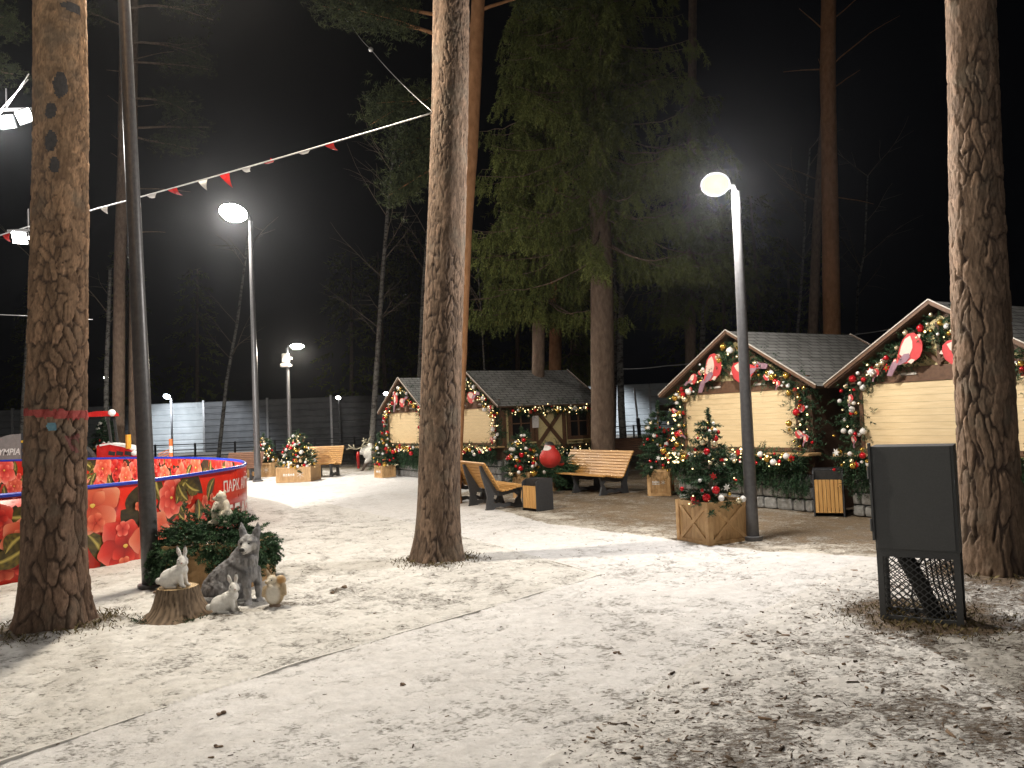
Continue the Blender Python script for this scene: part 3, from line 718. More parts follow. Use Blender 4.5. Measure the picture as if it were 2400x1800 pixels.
bB=G(557,1040); tB=A(541,478,bB.y)
lamp('tall lamp post with a glaring white head, planted by the second small decorated tree',bB,tB.z,(-.50,-.15,.30),(R(-40),R(6),0),(1.0,.80,.12),'lens_w',PW_B,WHITE,.11,.07,lean=(tB.x-bB.x,0))
bC=G(1626,1166); tC=A(1589,414,bC.y)
lamp('shorter lamp post with a glowing yellowish head beside the nearest crate tree',bC,tC.z,(-.30,-.08,.10),(R(-52),R(6),0),(.40,.34,.07),'lens_y',PW_C,(1,.945,.885),.088,.058,spot=None,lean=(tC.x-bC.x,0))
bD=B(628,30); tD=A(626,752,30)
rD=lamp('distant lamp post with two white boxes clamped under its lamp',bD,tD.z,(.42,-.1,.10),(R(-25),0,0),(.55,.34,.10),'lens_w',PW_D,WARM,.085,.06)
for (u,v,d) in ((617,774,(.26,.2,.36)),(616,789,(.34,.2,.14))):
    mb=MB(); p=A(u,v,30-.12)-Vector((bD.x,bD.y,0)); mb.box(p,d,bev=.03); mb.box(p+Vector((.12,.08,0)),(.2,.06,.06)); mb.build('camera_box',M['white'],rD)
bE=B(373,46); tE=A(373,858,46)
lamp('far lamp post shining blue-white on the pale barrier left of the tall post',bE,tE.z,(-.1,-.3,.08),(R(-40),0,0),(.42,.42,.10),'lens_b',PW_E,COOL,.06,.05,spot=100,aim=(R(56),0,0))
bF=B(1297,46.5); tF=A(1297,846,46.5)
lamp('far lamp post behind the big spruce trunk, lighting the barrier',bF,tF.z,(.2,-.2,.06),(R(-30),0,0),(.4,.3,.08),'lens_b',PW_F,COOL,.06,.05,spot=100,aim=(R(56),0,0))
for u,v,Y,lb,wt in ((735,860,49,'tiny far lamp right of the distant boxed lamp post','lens_w'),(838,851,49,'tiny far lamp just left of the left hut roof','lens_w'),(236,818,44,'tiny far lamp seen between the left pine and the pair pines','lens_w')):
    b0=B(u,Y); t0=A(u,v,Y)
    lamp(lb,b0,t0.z,(.02,-.15,.04),(R(-50),0,0),(.30,.26,.05),wt,PW_T,WARM,.05,.035,collar=False)
# unseen lamps on posts, added behind the viewer to light the fronts of things
lamp('added lamp on a grey post, unseen behind the viewer, left',Vector((-5.2,-4.5,0)),8.6,(.6,.6,.1),(R(8),0,0),(.62,.42,.12),'lens_w',PW_G,WHITE,.098,.06,spot=None)
lamp('added lamp on a grey post, unseen behind the viewer, right',Vector((5.5,-8.5,0)),8.6,(-.6,.6,.1),(R(8),0,0),(.62,.42,.12),'lens_w',PW_H,WHITE,.098,.06,spot=None)
# ------------------------------------------------------------------ barrier, railing
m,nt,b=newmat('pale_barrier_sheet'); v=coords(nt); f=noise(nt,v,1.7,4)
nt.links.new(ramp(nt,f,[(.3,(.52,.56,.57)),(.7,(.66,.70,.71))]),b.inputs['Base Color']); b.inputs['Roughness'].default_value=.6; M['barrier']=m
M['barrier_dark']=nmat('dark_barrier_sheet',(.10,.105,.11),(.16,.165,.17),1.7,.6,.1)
root=thing('noise_barrier','long pale ribbed metal barrier at the far edge of the park','barrier',(0,50,0))
def sheet(x0,x1,ztop,name='panel'):
    mb=MB(); z=.35; prof=[]
    while z<ztop-.01:
        prof+=[(0,z),(-.05,z+.05),(-.05,z+.30),(0,z+.35)]; z+=.40
    vs=[];fs=[]
    for x in(x0+.02,x1-.02):
        for y,zz in prof: vs.append((x,y,zz))
        for y,zz in reversed(prof): vs.append((x,y+.06+.0,zz))
    k=len(prof)*2
    for i in range(k): fs.append((i,(i+1)%k,k+(i+1)%k,k+i))
    mb.add(vs,fs); return mb
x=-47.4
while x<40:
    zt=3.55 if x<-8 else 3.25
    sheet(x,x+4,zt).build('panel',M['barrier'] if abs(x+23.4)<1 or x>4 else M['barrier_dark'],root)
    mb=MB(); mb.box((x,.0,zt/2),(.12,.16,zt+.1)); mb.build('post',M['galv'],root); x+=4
mb=MB(); mb.box((-3,-.06,.17),(86,.14,.34)); mb.build('plinth',M['conc'],root)
mb=MB()
for i in range(61): 
    x=-46+i*1.4; mb.ell((x,0,0),(1.1,random.uniform(.22,.34),random.uniform(.20,.30)),10,6)
o=mb.build('snow_bank',M['lawn'],None,True,(0,47.8,0.05)); tag(o,kind='structure')
root=thing('railing','low dark metal railing along the far road before the barrier','railing',(0,44,0))
x=-44.0
while x<26:
    mb=MB(); mb.box((x,0,.5),(.09,.09,1.1)); mb.build('post',M['dark'],root); x+=2.2
for z in(.35,.70,1.0):
    mb=MB(); mb.box((-9,0,z),(70,.04,.05)); mb.build('rail',M['dark'],root)
# thin post before the barrier
b0=B(1383,45.5); rp0=thing('marker_post','thin pale post with a thick dark sleeve standing before the barrier','post',(b0.x,b0.y,0))
b0t=A(1368,838,45.5).z
mb=MB(); mb.tube([(0,0,0),(-.2,0,b0t)],.06,10); mb.build('post',M['galv'],rp0); mb=MB(); mb.tube([(0,0,-.02),(-.07,0,1.4)],.11,10); mb.build('sleeve',M['dark'],rp0)
# ------------------------------------------------------------------ the round rink with its printed wall
RP=[(-6.3,9.75),(-5.66,10.75),(-5.35,11.5),(-5.07,13.1),(-5.13,15.1),(-6.25,17.7),(-8.5,20.4),(-12.0,22.8),(-17.0,24.6),(-22.5,23.0),(-25.0,18.0),(-22.5,12.0),(-17.5,8.4),(-12.0,7.2),(-8.3,7.9)]
def crom(pts,n):
    out=[];k=len(pts)
    for i in range(k):
        p0,p1,p2,p3=[np.array(pts[(i+j-1)%k]) for j in range(4)]
        for s in range(n):
            t=s/n; out.append(.5*((2*p1)+(-p0+p2)*t+(2*p0-5*p1+4*p2-p3)*t*t+(-p0+3*p1-3*p2+p3)*t**3))
    return np.array(out)
RC=crom(RP,16); RN=len(RC); RH=1.085; RT_=.05
seg=np.linalg.norm(np.roll(RC,-1,0)-RC,axis=1); RS=np.concatenate([[0],np.cumsum(seg)]); RTOT=RS[-1]
def rpos(t):
    t=t%RTOT; i=min(int(np.searchsorted(RS,t,side='right'))-1,RN-1); f=(t-RS[i])/seg[i]
    a=RC[i];b=RC[(i+1)%RN]; p=a+(b-a)*f
    d0=(RC[(i+1)%RN]-RC[i-1]); d1=(RC[(i+2)%RN]-RC[i]); d=d0/np.linalg.norm(d0)*(1-f)+d1/np.linalg.norm(d1)*f; d/=np.linalg.norm(d)
    return p,np.array((d[1],-d[0]))      # outward normal (points listed so that right side is outside)
rink=thing('rink_barrier','round rink wall printed with big red flowers under a blue edge tube','rink wall',(0,0,0))
def ring(mb,off0,off1,z0,z1,mi=0):
    vs=[];fs=[]
    for i in range(RN):
        p,n=rpos(RS[i]+1e-6)
        for o,z in((off0,z0),(off0,z1),(off1,z1),(off1,z0)): q=p+n*o; vs.append((q[0],q[1],z))
    for i in range(RN):
        j=(i+1)%RN
        for a in range(4): fs.append((i*4+a,i*4+(a+1)%4,j*4+(a+1)%4,j*4+a))
    mb.add(vs,fs,mi)
M['redprint']=nmat('red_printed_vinyl',(.50,.022,.012),(.60,.035,.018),3,.3,.05,.001)
mb=MB(); ring(mb,-RT_/2,RT_/2,-.05,RH); mb.build('wall',M['redprint'],rink,True)
mb=MB(); pts=[]
vs=[];fs=[]
for i in range(RN):
    p,n=rpos(RS[i]+1e-6)
    for k in range(10):
        a=2*PI*k/10; q=p+n*math.cos(a)*.036; vs.append((q[0],q[1],RH+.0+.032*math.sin(a)))
for i in range(RN):
    j=(i+1)%RN
    for k in range(10): fs.append((i*10+k,i*10+(k+1)%10,j*10+(k+1)%10,j*10+k))
mb.add(vs,fs); mb.build('edge_tube',M['blue'],rink,True)
ice=MB(); ice.add([(p[0],p[1],.03) for p in RC*.999],[tuple(range(RN))]); o=ice.build('ice',M['ply']); tag(o,kind='structure')
# printed flowers: petals and leaves in the flat of the banner, bent round the wall
def put_print(shapes,side,name):
    V=[];Fc=[];Cc=[]
    for li,(poly_rows) in enumerate(shapes):
        rows,lay=poly_rows; o=len(V); nr=len(rows); nc=len(rows[0])
        for row in rows:
            for (t,z,c) in row:
                p,n=rpos(t); q=p+n*side*(RT_/2+.0015+.00035*lay); V.append((q[0],q[1],min(max(z,.0),RH-.03))); Cc.append(c)
        for i in range(nr-1):
            for j in range(nc-1): Fc.append((o+i*nc+j,o+i*nc+j+1,o+(i+1)*nc+j+1,o+(i+1)*nc+j))
    mb=MB(); mb.add(V,Fc,0,None,Cc); return mb.build(name,M['print'],rink)
def lerp3(a,b,t): t=min(max(t,0),1); return tuple(a[i]+(b[i]-a[i])*t for i in range(3))
def petal(t0,z0,ang,L,W,c0,c1,c2,lay,notch=.0,hi=None):
    rows=[]; n=9; m=9
    for i in range(n):
        s=i/(n-1); r=L*(.04+.96*s); w=W*math.sin(PI*min(s*.86+.07,1))**.75*(.55+.6*s)
        row=[]
        for j in range(m):
            q=j/(m-1)*2-1; rr=r-notch*L*abs(q)**2*s; x=math.cos(ang)*rr-math.sin(ang)*w*q; z=math.sin(ang)*rr+math.cos(ang)*w*q
            c=lerp3(c0,c1,s*1.3) if s<.72 else lerp3(c1,c2,(s-.72)/.28)
            c=lerp3(c,c0,.35*abs(q)**3) if (hi is None or q<.1) else lerp3(c,hi,.45*max(0,q)*(s))
            row.append((t0+x,z0+z,c))
        rows.append(row)
    return (rows,lay)
def leaf(t0,z0,ang,L,W,lay,dark=False):
    rows=[]; n=11;m=9
    ca,cb=((.035,.028,.012),(.30,.22,.03)) if not dark else ((.025,.018,.012),(.10,.075,.02))
    for i in range(n):
        s=i/(n-1); w=W*math.sin(PI*s)**.8; row=[]
        for j in range(m):
            q=j/(m-1)*2-1; x=math.cos(ang)*s*L-math.sin(ang)*(w*q+.10*L*math.sin(PI*s)); z=math.sin(ang)*s*L+math.cos(ang)*(w*q+.10*L*math.sin(PI*s))
            vein=(math.sin(s*26+abs(q)*5)*.5+.5)*.55
            c=lerp3(ca,cb,vein*(1 if q>0 else .45)); c=(.55,.45,.12) if (abs(q)<.05 and not dark) else c
            row.append((t0+x,z0+z,c))
        rows.append(row)
    return (rows,lay)
PAL=[((.25,.006,.006),(.62,.025,.018),(.78,.09,.06)),((.50,.03,.015),(.70,.12,.06),(.80,.25,.14)),((.50,.02,.02),(.80,.10,.07),(.88,.28,.20)),((.55,.05,.02),(.74,.16,.08),(.82,.32,.18))]
def bouquet(t_from,t_to,seed,step=.62,zr=(.05,1.0)):
    rnd=random.Random(seed); S=[]; lay=1; t=t_from; k=0
    while t<t_to:
        # dark ground of leaves first
        for _ in range(3):
            S.append(leaf(t+rnd.uniform(-.3,.3),rnd.uniform(.15,.95),rnd.uniform(0,2*PI),rnd.uniform(.45,.8),rnd.uniform(.14,.22),lay%5+1,True)); lay+=1
        for _ in range(3):
            S.append(leaf(t+rnd.uniform(-.35,.35),rnd.uniform(.12,.95),rnd.uniform(0,2*PI),rnd.uniform(.38,.6),rnd.uniform(.10,.15),5+lay%8)); lay+=1
        t+=step
    for _ in range(int((t_to-t_from)*2.2)):
        S.append(leaf(rnd.uniform(t_from,t_to),rnd.uniform(.08,.95),rnd.uniform(0,2*PI),rnd.uniform(.3,.5),rnd.uniform(.09,.13),100+lay%7)); lay+=1
    t=t_from+.15; 
    while t<t_to:
        pal=PAL[k%4]; cx=t+rnd.uniform(-.08,.08); cz=rnd.uniform(.25,.85) if k%2 else rnd.choice((.22,.78)); np_=rnd.choice((5,6,7)); a0=rnd.uniform(0,1); Rr=rnd.uniform(.30,.46)
        base=14+ (k%6)*14
        for i in range(np_):
            S.append(petal(cx,cz,a0+2*PI*i/np_,Rr*rnd.uniform(.88,1.08),Rr*.47,*pal,base+i,.1,hi=lerp3(pal[2],(1,.75,.6),.4)))
        for i in range(np_-2):
            S.append(petal(cx,cz,a0+.4+2*PI*i/(np_-2),Rr*.55,Rr*.24,lerp3(pal[0],(.2,0,0),.3),pal[1],pal[2],base+9+i%3,.1))
        S.append(petal(cx,cz-Rr*.04,PI/2,Rr*.13,Rr*.10,(.6,.4,.05),(.8,.55,.1),(.85,.6,.2),base+13))
        # small buds
        for _ in range(3):
            pal2=PAL[rnd.randrange(4)]; a=rnd.uniform(0,2*PI); bx=cx+math.cos(a)*Rr*1.35; bz=cz+math.sin(a)*Rr*1.35; r=rnd.uniform(.07,.14)
            for i in range(5): S.append(petal(bx,bz,i*1.257+a,r,r*.5,*pal2,base+12))
        t+=step*rnd.uniform(.62,.95); k+=1
    return S
# t of the wall point seen at picture column u
def find_t(u,v):
    best=None
    for t in np.arange(0,RS[16*4+8],.02):
        p,n=rpos(t); d=ray(u,v); e=abs(p[0]/p[1]-d.x)
        if p[1]<15.6 and (best is None or e<best[0]): best=(e,t)
    return best[1]
t_txt=find_t(474,1050)
tS=RTOT-6.5
put_print(bouquet(tS,RTOT+t_txt-.12,3),1,'flower_print')
put_print(bouquet(RS[16*3],RS[16*9],8),-1,'inner_flower_print')
def text_mesh(s,size,font=None,shear=0.0,ext=.0):
    cu=bpy.data.curves.new('txt','FONT'); cu.body=s; cu.size=size; cu.align_x='LEFT'; cu.extrude=ext; cu.shear=shear; cu.resolution_u=3
    cu.offset=size*.018
    o=bpy.data.objects.new('txt',cu); COL.objects.link(o); bpy.context.view_layer.update()
    dg=bpy.context.evaluated_depsgraph_get(); me=bpy.data.meshes.new_from_object(o.evaluated_get(dg)); bpy.data.objects.remove(o); bpy.data.curves.remove(cu); return me
def wrap_text(s,size,t0,z0,name):
    me=text_mesh(s,size); bm=bmesh.new(); bm.from_mesh(me)
    bmesh.ops.triangulate(bm,faces=bm.faces[:])
    for v_ in bm.verts:
        p,n=rpos(t0+v_.co.x); q=p+n*(RT_/2+.040); v_.co=Vector((q[0],q[1],z0+v_.co.y))
    for v_ in bm.verts: v_.co.x-=0
    bm.to_mesh(me); bm.free(); me.name=name; me.materials.clear(); me.materials.append(M['white']); return link(name,me,rink)
zt=A(476,1064,rpos(t_txt)[0][1]).z
wrap_text('ПАРК АКТ',.27,t_txt,max(.60,zt-.01),'lettering')
wrap_text('ГЛАЗ',.50,find_t(481,1090),.10,'lettering')
# ------------------------------------------------------------------ ice machine, tractor, barrier tape behind the rink
Yo=27.0
o1_=A(-60,985,Yo); rz=thing('ice_resurfacer','grey ice resurfacing machine with white slanted lettering behind the rink, at the left edge','ice machine',(o1_.x,Yo,0))
def ax(u,v): p=A(u,v,Yo-.87); return (p.x-o1_.x,p.z)
mb=MB(); out=[ax(-90,1010),ax(61,1008),ax(61,937),ax(46,937),ax(20,939),ax(0,945),ax(-50,957),ax(-90,975)]
mb.prism([(x,max(z,.35)) for x,z in out],1.7); mb.build('body',nmat('grey_machine_paint',(.20,.185,.175),(.26,.245,.235),10,.45,.03),rz)
mb=MB(); x0,z0=ax(47,1008); x1,z1=ax(74,936); mb.box(((x0+x1)/2,0,(z0+z1)/2+.02),(x1-x0,1.78,z1-z0)); mb.build('dark_panel',M['dark'],rz)
mb=MB(); xa,za=ax(47,952); xb,zb2=ax(72,955); mb.box(((xa+xb)/2,-.9,(za+zb2)/2),(xb-xa,.03,.07)); mb.build('yellow_stripe',nmat('yellow_paint',(.7,.42,.02),(.8,.5,.04),8,.4,0),rz)
me=text_mesh('OLYMPIA',.30,shear=.25); me.materials.clear(); me.materials.append(M['white']); me.name='lettering'
lo=link('lettering',me,rz); xl,zl=ax(43,982); lo.rotation_euler=(PI/2,0,0)
wd=max(v_.co.x for v_ in me.vertices); lo.scale=(.86,1,1); lo.location=(xl-wd*.86,-.86,zl)
for xx in(-.6,1.0):
    mb=MB(); mb.tube([(xx,-.95,.4),(xx,-.60,.4)],.4,20); mb.build('wheel',M['black'],rz)
Yt=27.5; b0=A(250,985,Yt); tr=thing('tractor','small red tractor with a glazed cab behind the rink','tractor',(b0.x,Yt,0))
def tx(u,v): p=A(u,v,Yt-.2); return Vector((p.x-b0.x,0,p.z))
mb=MB(); pr=[tx(212,1000),tx(212,963),tx(226,957),tx(248,958),tx(275,964),tx(296,973),tx(300,980),tx(298,1000)]
mb.prism([(p.x,p.z) for p in pr],.6); hood=mb.build('hood',M['red'],tr)
mb=MB(); mb.prism([(p.x,p.z) for p in (tx(218,960),tx(240,956.5),tx(275,962),tx(298,972),tx(296,975),tx(272,966),tx(240,960),tx(219,964))],.62); mb.build('hood_cover',M['white'],tr)
mb=MB(); 
for u in(245,262,280): p=tx(u,979); mb.box((p.x,-.31,p.z),(.22,.03,.13),rot=(0,.2,0))
mb.build('grille',M['black'],tr)
p=tx(293,979); mb=MB(); mb.ell((p.x,-.28,p.z),(.12,.07,.09),12,8); mb.build('headlight',M['white'],tr)
mb=MB(); pr=[tx(150,900),tx(212,888),tx(232,888),tx(240,893),tx(242,899),tx(150,902)]; mb.prism([(p.x,p.z) for p in pr],.6); mb.build('roof',M['red'],tr)
p=tx(240,893); mb=MB(); mb.ell((p.x+.05,-.25,p.z+.02),(.13,.1,.12),12,8); mb.build('work_light',M['white'],tr)
a,c_=tx(160,900),tx(233,962); mb=MB(); mb.box(((a.x+c_.x)/2,0,(a.z+c_.z)/2),(c_.x-a.x,.5,a.z-c_.z)); mb.build('cab_glass',M['clear'],tr)
for u in(162,233):
    for yy in(-.22,.22): mb=MB(); a=tx(u,900);mb.beam((a.x,yy,a.z),(a.x+.12,yy,tx(u,965).z),.07,.07); mb.build('cab_post',M['black'],tr)
p=tx(280,950); mb=MB(); mb.tube([(p.x,-.3,p.z-.3),(p.x,-.3,p.z+.18)],.09,12); mb.build('beacon',nmat('amber_beacon',(.6,.25,.02),(.75,.36,.05),8,.3,0),tr)
for (u,r) in((175,.75),(282,.5)):
    p=tx(u,1000); mb=MB(); mb.tube([(p.x,-.8,r),(p.x,-.5,r)],r,22); mb.build('wheel',M['black'],tr)
for (u,Y_) in((371,25.2),):
    b0=B(u,Y_); t0=A(u,948,Y_); r_=thing('barrier_post','orange and white striped post above the far rink edge','post',(b0.x,b0.y,0))
    for i in range(7):
        mb=MB(); z0=t0.z*i/7; mb.tube([(0,0,z0),(0,0,t0.z*(i+1)/7)],.055,12); mb.build('stripe',M['orange'] if i%2==0 else M['white'],r_)
bN=B(345,25.4); bM=B(372,25.3); zn=A(372,968,25.3).z
net=MB(); Lx=bM.x-bN.x
for i in range(8):
    z=zn-.07*i; net.beam((0,0,z-.18),(Lx,0,z),.012,.02)
for i in range(12):
    x=Lx*i/11; net.beam((x,0,zn-.18*(1-i/11)),(x,0,zn-.5-.18*(1-i/11)),.012,.02)
o=net.build('safety_net',M['orange'],None,False,(bN.x,25.35,0)); tag(o,'orange plastic safety net stretched to the striped post','net')
# ------------------------------------------------------------------ baubles shared by every decorated thing
def unit_ball(name,mat):
    mb=MB(); mb.ell((0,0,0),1,14,9); mb.tube([(0,0,.97),(0,0,1.16)],.16,8); me_o=mb.build(name,mat,None,True); me=me_o.data; bpy.data.objects.remove(me_o); return me
BALL=[unit_ball('bauble',M[k]) for k in('b_red','b_gold','b_white','b_cham')]
def star_mesh(name,mat):
    mb=MB(); o=[]
    for i in range(12): r=1 if i%2==0 else .45; a=PI*i/6; o.append((r*math.cos(a),r*math.sin(a)))
    mb.prism(o,.12); q=mb.build(name,mat); me=q.data; bpy.data.objects.remove(q); return me
STAR=[star_mesh('star_ornament',M['red']),star_mesh('star_ornament',M['white'])]
def inst(name,me,parent,loc,s,rot=(0,0,0)):
    o=bpy.data.objects.new(name,me); COL.objects.link(o); o.parent=parent; o.location=loc; o.scale=(s,s,s); o.rotation_euler=rot; return o
def bauble(parent,loc,s,w=(4,3,4,2)):
    k=random.choices(range(4),w)[0]
    return inst('bauble',BALL[k],parent,loc,s,(random.uniform(-.4,.4),random.uniform(-.4,.4),random.uniform(0,6)))
# flat bullfinch boards
def finch_parts(s,flip=1,ang=0.0):
    """returns list of (name, outline, material, depth order) in local x,z"""
    def sh(pts): 
        c,si=math.cos(ang),math.sin(ang)
        return [((x*flip*c-z*si)*s,(x*flip*si+z*c)*s) for x,z in pts]
    body=[(.50,.20),(.42,.36),(.26,.42),(.06,.36),(-.12,.22),(-.30,.04),(-.42,-.10),(-.20,-.24),(.04,-.32),(.24,-.30),(.40,-.18),(.50,.0)]
    belly=[(.30,.34),(.12,.34),(-.06,.22),(-.22,.06),(-.16,-.04),(.04,-.10),(.20,.02),(.28,.18)]
    wing=[(-.10,.00),(.04,-.06),(.02,-.16),(-.14,-.22),(-.34,-.20),(-.44,-.16),(-.28,-.06)]
    tail=[(-.34,-.05),(-.44,-.17),(-.72,-.34),(-.84,-.26),(-.76,-.18),(-.52,-.02)]
    beak=[(.49,.26),(.58,.20),(.49,.14)]
    rump=[(-.12,-.24),(.02,-.22),(.10,-.30),(-.04,-.34)]
    return [('tail',sh(tail),'f_wing',0),('body',sh(body),'f_red',1),('belly',sh(belly),'f_pale',2),('wing',sh(wing),'f_wing',3),('rump',sh(rump),'f_pale',2),('beak',sh(beak),'f_pale',2)]
M['f_red']=nmat('red_board_paint',(.48,.03,.035),(.60,.06,.06),6,.55,.05); M['f_pale']=nmat('pale_board_paint',(.66,.50,.42),(.74,.60,.50),9,.55,.05)
M['f_wing']=nmat('purple_grey_board_paint',(.22,.12,.16),(.32,.19,.23),9,.55,.05)
def order(p): return p if sum((p[i][0]*p[(i+1)%len(p)][1]-p[(i+1)%len(p)][0]*p[i][1]) for i in range(len(p)))>0 else p[::-1]
def finch(label,loc,rz,s,flip,ang,group):
    r_=thing('bullfinch_board',label,'bullfinch board',loc,rz,group)
    for n,o,m_,k in finch_parts(s,flip,ang):
        mb=MB(); mb.prism(order(o),.022); mb.build(n,M[m_],r_,False,(0,-.004*k-.0,0))
    return r_
_fm={}
def finch_ornament(parent,loc,s,flip,ang,rz=0):
    key=(flip,round(ang,1))
    if key not in _fm:
        mb=MB()
        for n,o,m_,k in finch_parts(1.0,flip,key[1]):
            mi={'f_red':0,'f_pale':1,'f_wing':2}[m_]; mb.prism(order(o),.05,mi,Matrix.Translation((0,-.012*k,0)))
        q=mb.build('bird_ornament',[M['f_red'],M['f_pale'],M['f_wing']]); _fm[key]=q.data; bpy.data.objects.remove(q)
    return inst('bird_ornament',_fm[key],parent,loc,s,(0,0,rz))
# ------------------------------------------------------------------ kiosks
S_=1.125
DIM=dict(ov=.24,ea=1.83,ez=2.09,az=3.20,pt=2.07,pb=1.07,pw=1.29,L=3.2,W=1.56)
m,nt,b=newmat('roof_shingle')
uvn=nd(nt,'UVMap'); br=nd(nt,'TexBrick'); br.offset=.5; br.inputs['Scale'].default_value=1.0; br.inputs['Brick Width'].default_value=.30; br.inputs['Row Height'].default_value=.135; br.inputs['Mortar Size'].default_value=.012; br.inputs['Mortar Smooth'].default_value=.3
br.inputs['Color1'].default_value=(.17,.17,.16,1); br.inputs['Color2'].default_value=(.25,.247,.235,1); br.inputs['Mortar'].default_value=(.028,.028,.027,1)
nt.links.new(uvn.outputs['UV'],br.inputs['Vector']); f=noise(nt,coords(nt),3,5,.65); f2=noise(nt,coords(nt),60,3)
c=mixc(nt,ramp(nt,f,[(.35,(0,0,0)),(.7,(.5,.5,.5))]),br.outputs['Color'],(.42,.42,.41)); c=mixc(nt,.5,c,ramp(nt,f2,[(.3,(.5,.5,.5)),(.7,(1.2,1.2,1.2))]),'MULTIPLY')
c=mixc(nt,math2(nt,'MULTIPLY',br.outputs['Fac'],.85),c,(.03,.03,.03)); nt.links.new(c,b.inputs['Base Color']); b.inputs['Roughness'].default_value=.9
bump(nt,b,math2(nt,'SUBTRACT',f2,br.outputs['Fac']),.5,.012); M['shingle']=m
def slab(mb,p,q,r_,s,t):   # quad p,q,r,s (upper face), thickness t downwards ; uv metric
    p,q,r_,s=[Vector(x) for x in(p,q,r_,s)]; n=(q-p).cross(s-p).normalized()
    if n.z<0: n=-n
    vs=[p,q,r_,s]+[x-n*t for x in(p,q,r_,s)]
    uu=(q-p).length; vv=(s-p).length
    uv=[(0,0),(uu,0),(uu,vv),(0,vv)]*2
    mb.add(vs,[(0,1,2,3),(7,6,5,4),(0,4,5,1),(1,5,6,2),(2,6,7,3),(3,7,4,0)]); mb.m[-5:]=[1]*5
    mb.uv=(mb.uv or [])+uv
def kiosk(label,x,y,th,side=False,L=None,ridge_frac=1.0):
    D=DIM; L=L or D['L']; W=D['W']; sl=(D['az']-D['ez'])/D['ea']; wz=D['az']-.10-sl*W
    r_=thing('market_kiosk',label,'kiosk',(x,y,0),th,'market kiosks')
    mb=MB(); out=[(-W,.0),(W,.0),(W,wz),(0,D['az']-.12),(-W,wz)]
    mb.prism(out,L,0,Matrix.Translation((0,L/2,0))); wall=mb.build('wall',M['brownwall'],r_)
    # cream gable infill and timbers
    g=MB(); gz0=D['pt']+.22; gw=(D['az']-.2-gz0)/sl; g.prism([(-gw,gz0),(gw,gz0),(0,D['az']-.2)],.03,0,Matrix.Translation((0,-.012,0))); g.build('gable_infill',M['cream'],r_)
    bm_=MB(); bm_.box((0,-.03,D['pt']+.12),(2*W-.02,.07,.20)); bm_.build('lintel_beam',M['beam'],r_)
    for a,c_ in(((0,gz0),(0,D['az']-.3)),((-.95,gz0),(-.35,gz0+.52)),((.95,gz0),(.35,gz0+.52)),((-.02,gz0+.05),(-.5,gz0+.45)),((.02,gz0+.05),(.5,gz0+.45))):
        q=MB(); q.beam((a[0],-.045,a[1]),(c_[0],-.045,c_[1]),.05,.11,up=(0,1,0)); q.build('gable_beam',M['beam'],r_)
    for sx in(-.5,.55):
        q=MB(); q.box((sx,-.072,D['pt']+.12),(.26,.02,.035)); q.build('handle_strip',M['verge'],r_)
    # shutter of pale boards
    sh=MB(); nb=10; hh=(D['pt']-D['pb'])/nb
    for i in range(nb): sh.box((random.uniform(-.002,.002),-.055+random.uniform(-.0015,.0015),D['pb']+hh*(i+.5)),(2*D['pw'],.03,hh-.0025))
    sh.build('shutter',M['plank'],r_)
    fr=MB()
    for sx in(-1,1): fr.box((sx*(D['pw']+.035),-.05,(D['pt']+D['pb'])/2),(.065,.07,D['pt']-D['pb']+.08))
    fr.box((0,-.05,D['pb']-.035),(2*D['pw']+.13,.07,.065)); fr.box((0,-.052,D['pt']+.012),(2*D['pw'],.072,.02)); fr.build('shutter_frame',M['beam'],r_)
    q=MB(); q.box((0,-.17,D['pb']-.10),(2*W+.28,.34,.045),bev=.01); q.build('counter',M['crateb'],r_)
    # stone base of rounded setts
    st=MB(); bk=MB(); bk.box((0,-.02,.30),(2*W+.04,.05,.60)); 
    def wallstones(p0,p1,nrm,h=.60):
        p0=Vector(p0);p1=Vector(p1);d=(p1-p0);Ln=d.length;d.normalize(); row=0; z=.0
        while z<h-.05:
            rh=random.uniform(.17,.22); u=-.1*(row%2)
            while u<Ln:
                w=random.uniform(.20,.34); a=max(u,0)+.008; c_=min(u+w,Ln)-.008
                if c_-a>.05:
                    ctr=p0+d*((a+c_)/2)+Vector(nrm)*.045; rz_=math.atan2(d.y,d.x)
                    st.box((ctr.x,ctr.y,z+rh/2),(c_-a,.10,rh-.016),rot=(0,0,rz_),bev=.045)
                u+=w
            z+=rh; row+=1
    wallstones((-W,-.03,0),(W,-.03,0),(0,-1,0))
    if side:
        bk.box((W+.02,L/2,.30),(.05,L,.60)); wallstones((W+.03,0,0),(W+.03,L,0),(1,0,0))
    st_o=st.build('stone_base',M['stone'],r_); bk.build('mortar',M['mortar'],st_o)
    # roof
    ov=D['ov']; ea=D['ea']; az=D['az']; ez=D['ez']; rf=MB(); rb=L+.22
    slab(rf,(0,-ov,az),(0,rb,az),(ea,rb,ez),(ea,-ov,ez),.05); slab(rf,(0,-ov,az),(0,rb,az),(-ea,rb,ez),(-ea,-ov,ez),.05)
    rfo=rf.build('roof',[M['shingle'],M['brownwall']],r_)
    for sx in(-1,1):
        for yy in(-ov-.012,rb+.012):
            q=MB(); q.beam((0,yy,az-.012),(sx*(ea+.02),yy,ez-.012),.024,.055,up=(0,0,1)); q.build('bargeboard',M['beam'],r_)
            q=MB(); q.beam((0,yy-.016 if yy<0 else yy+.016,az+.022),(sx*(ea+.03),yy-.016 if yy<0 else yy+.016,ez+.020),.018,.016,up=(0,0,1)); q.build('verge_trim',M['verge'],r_)
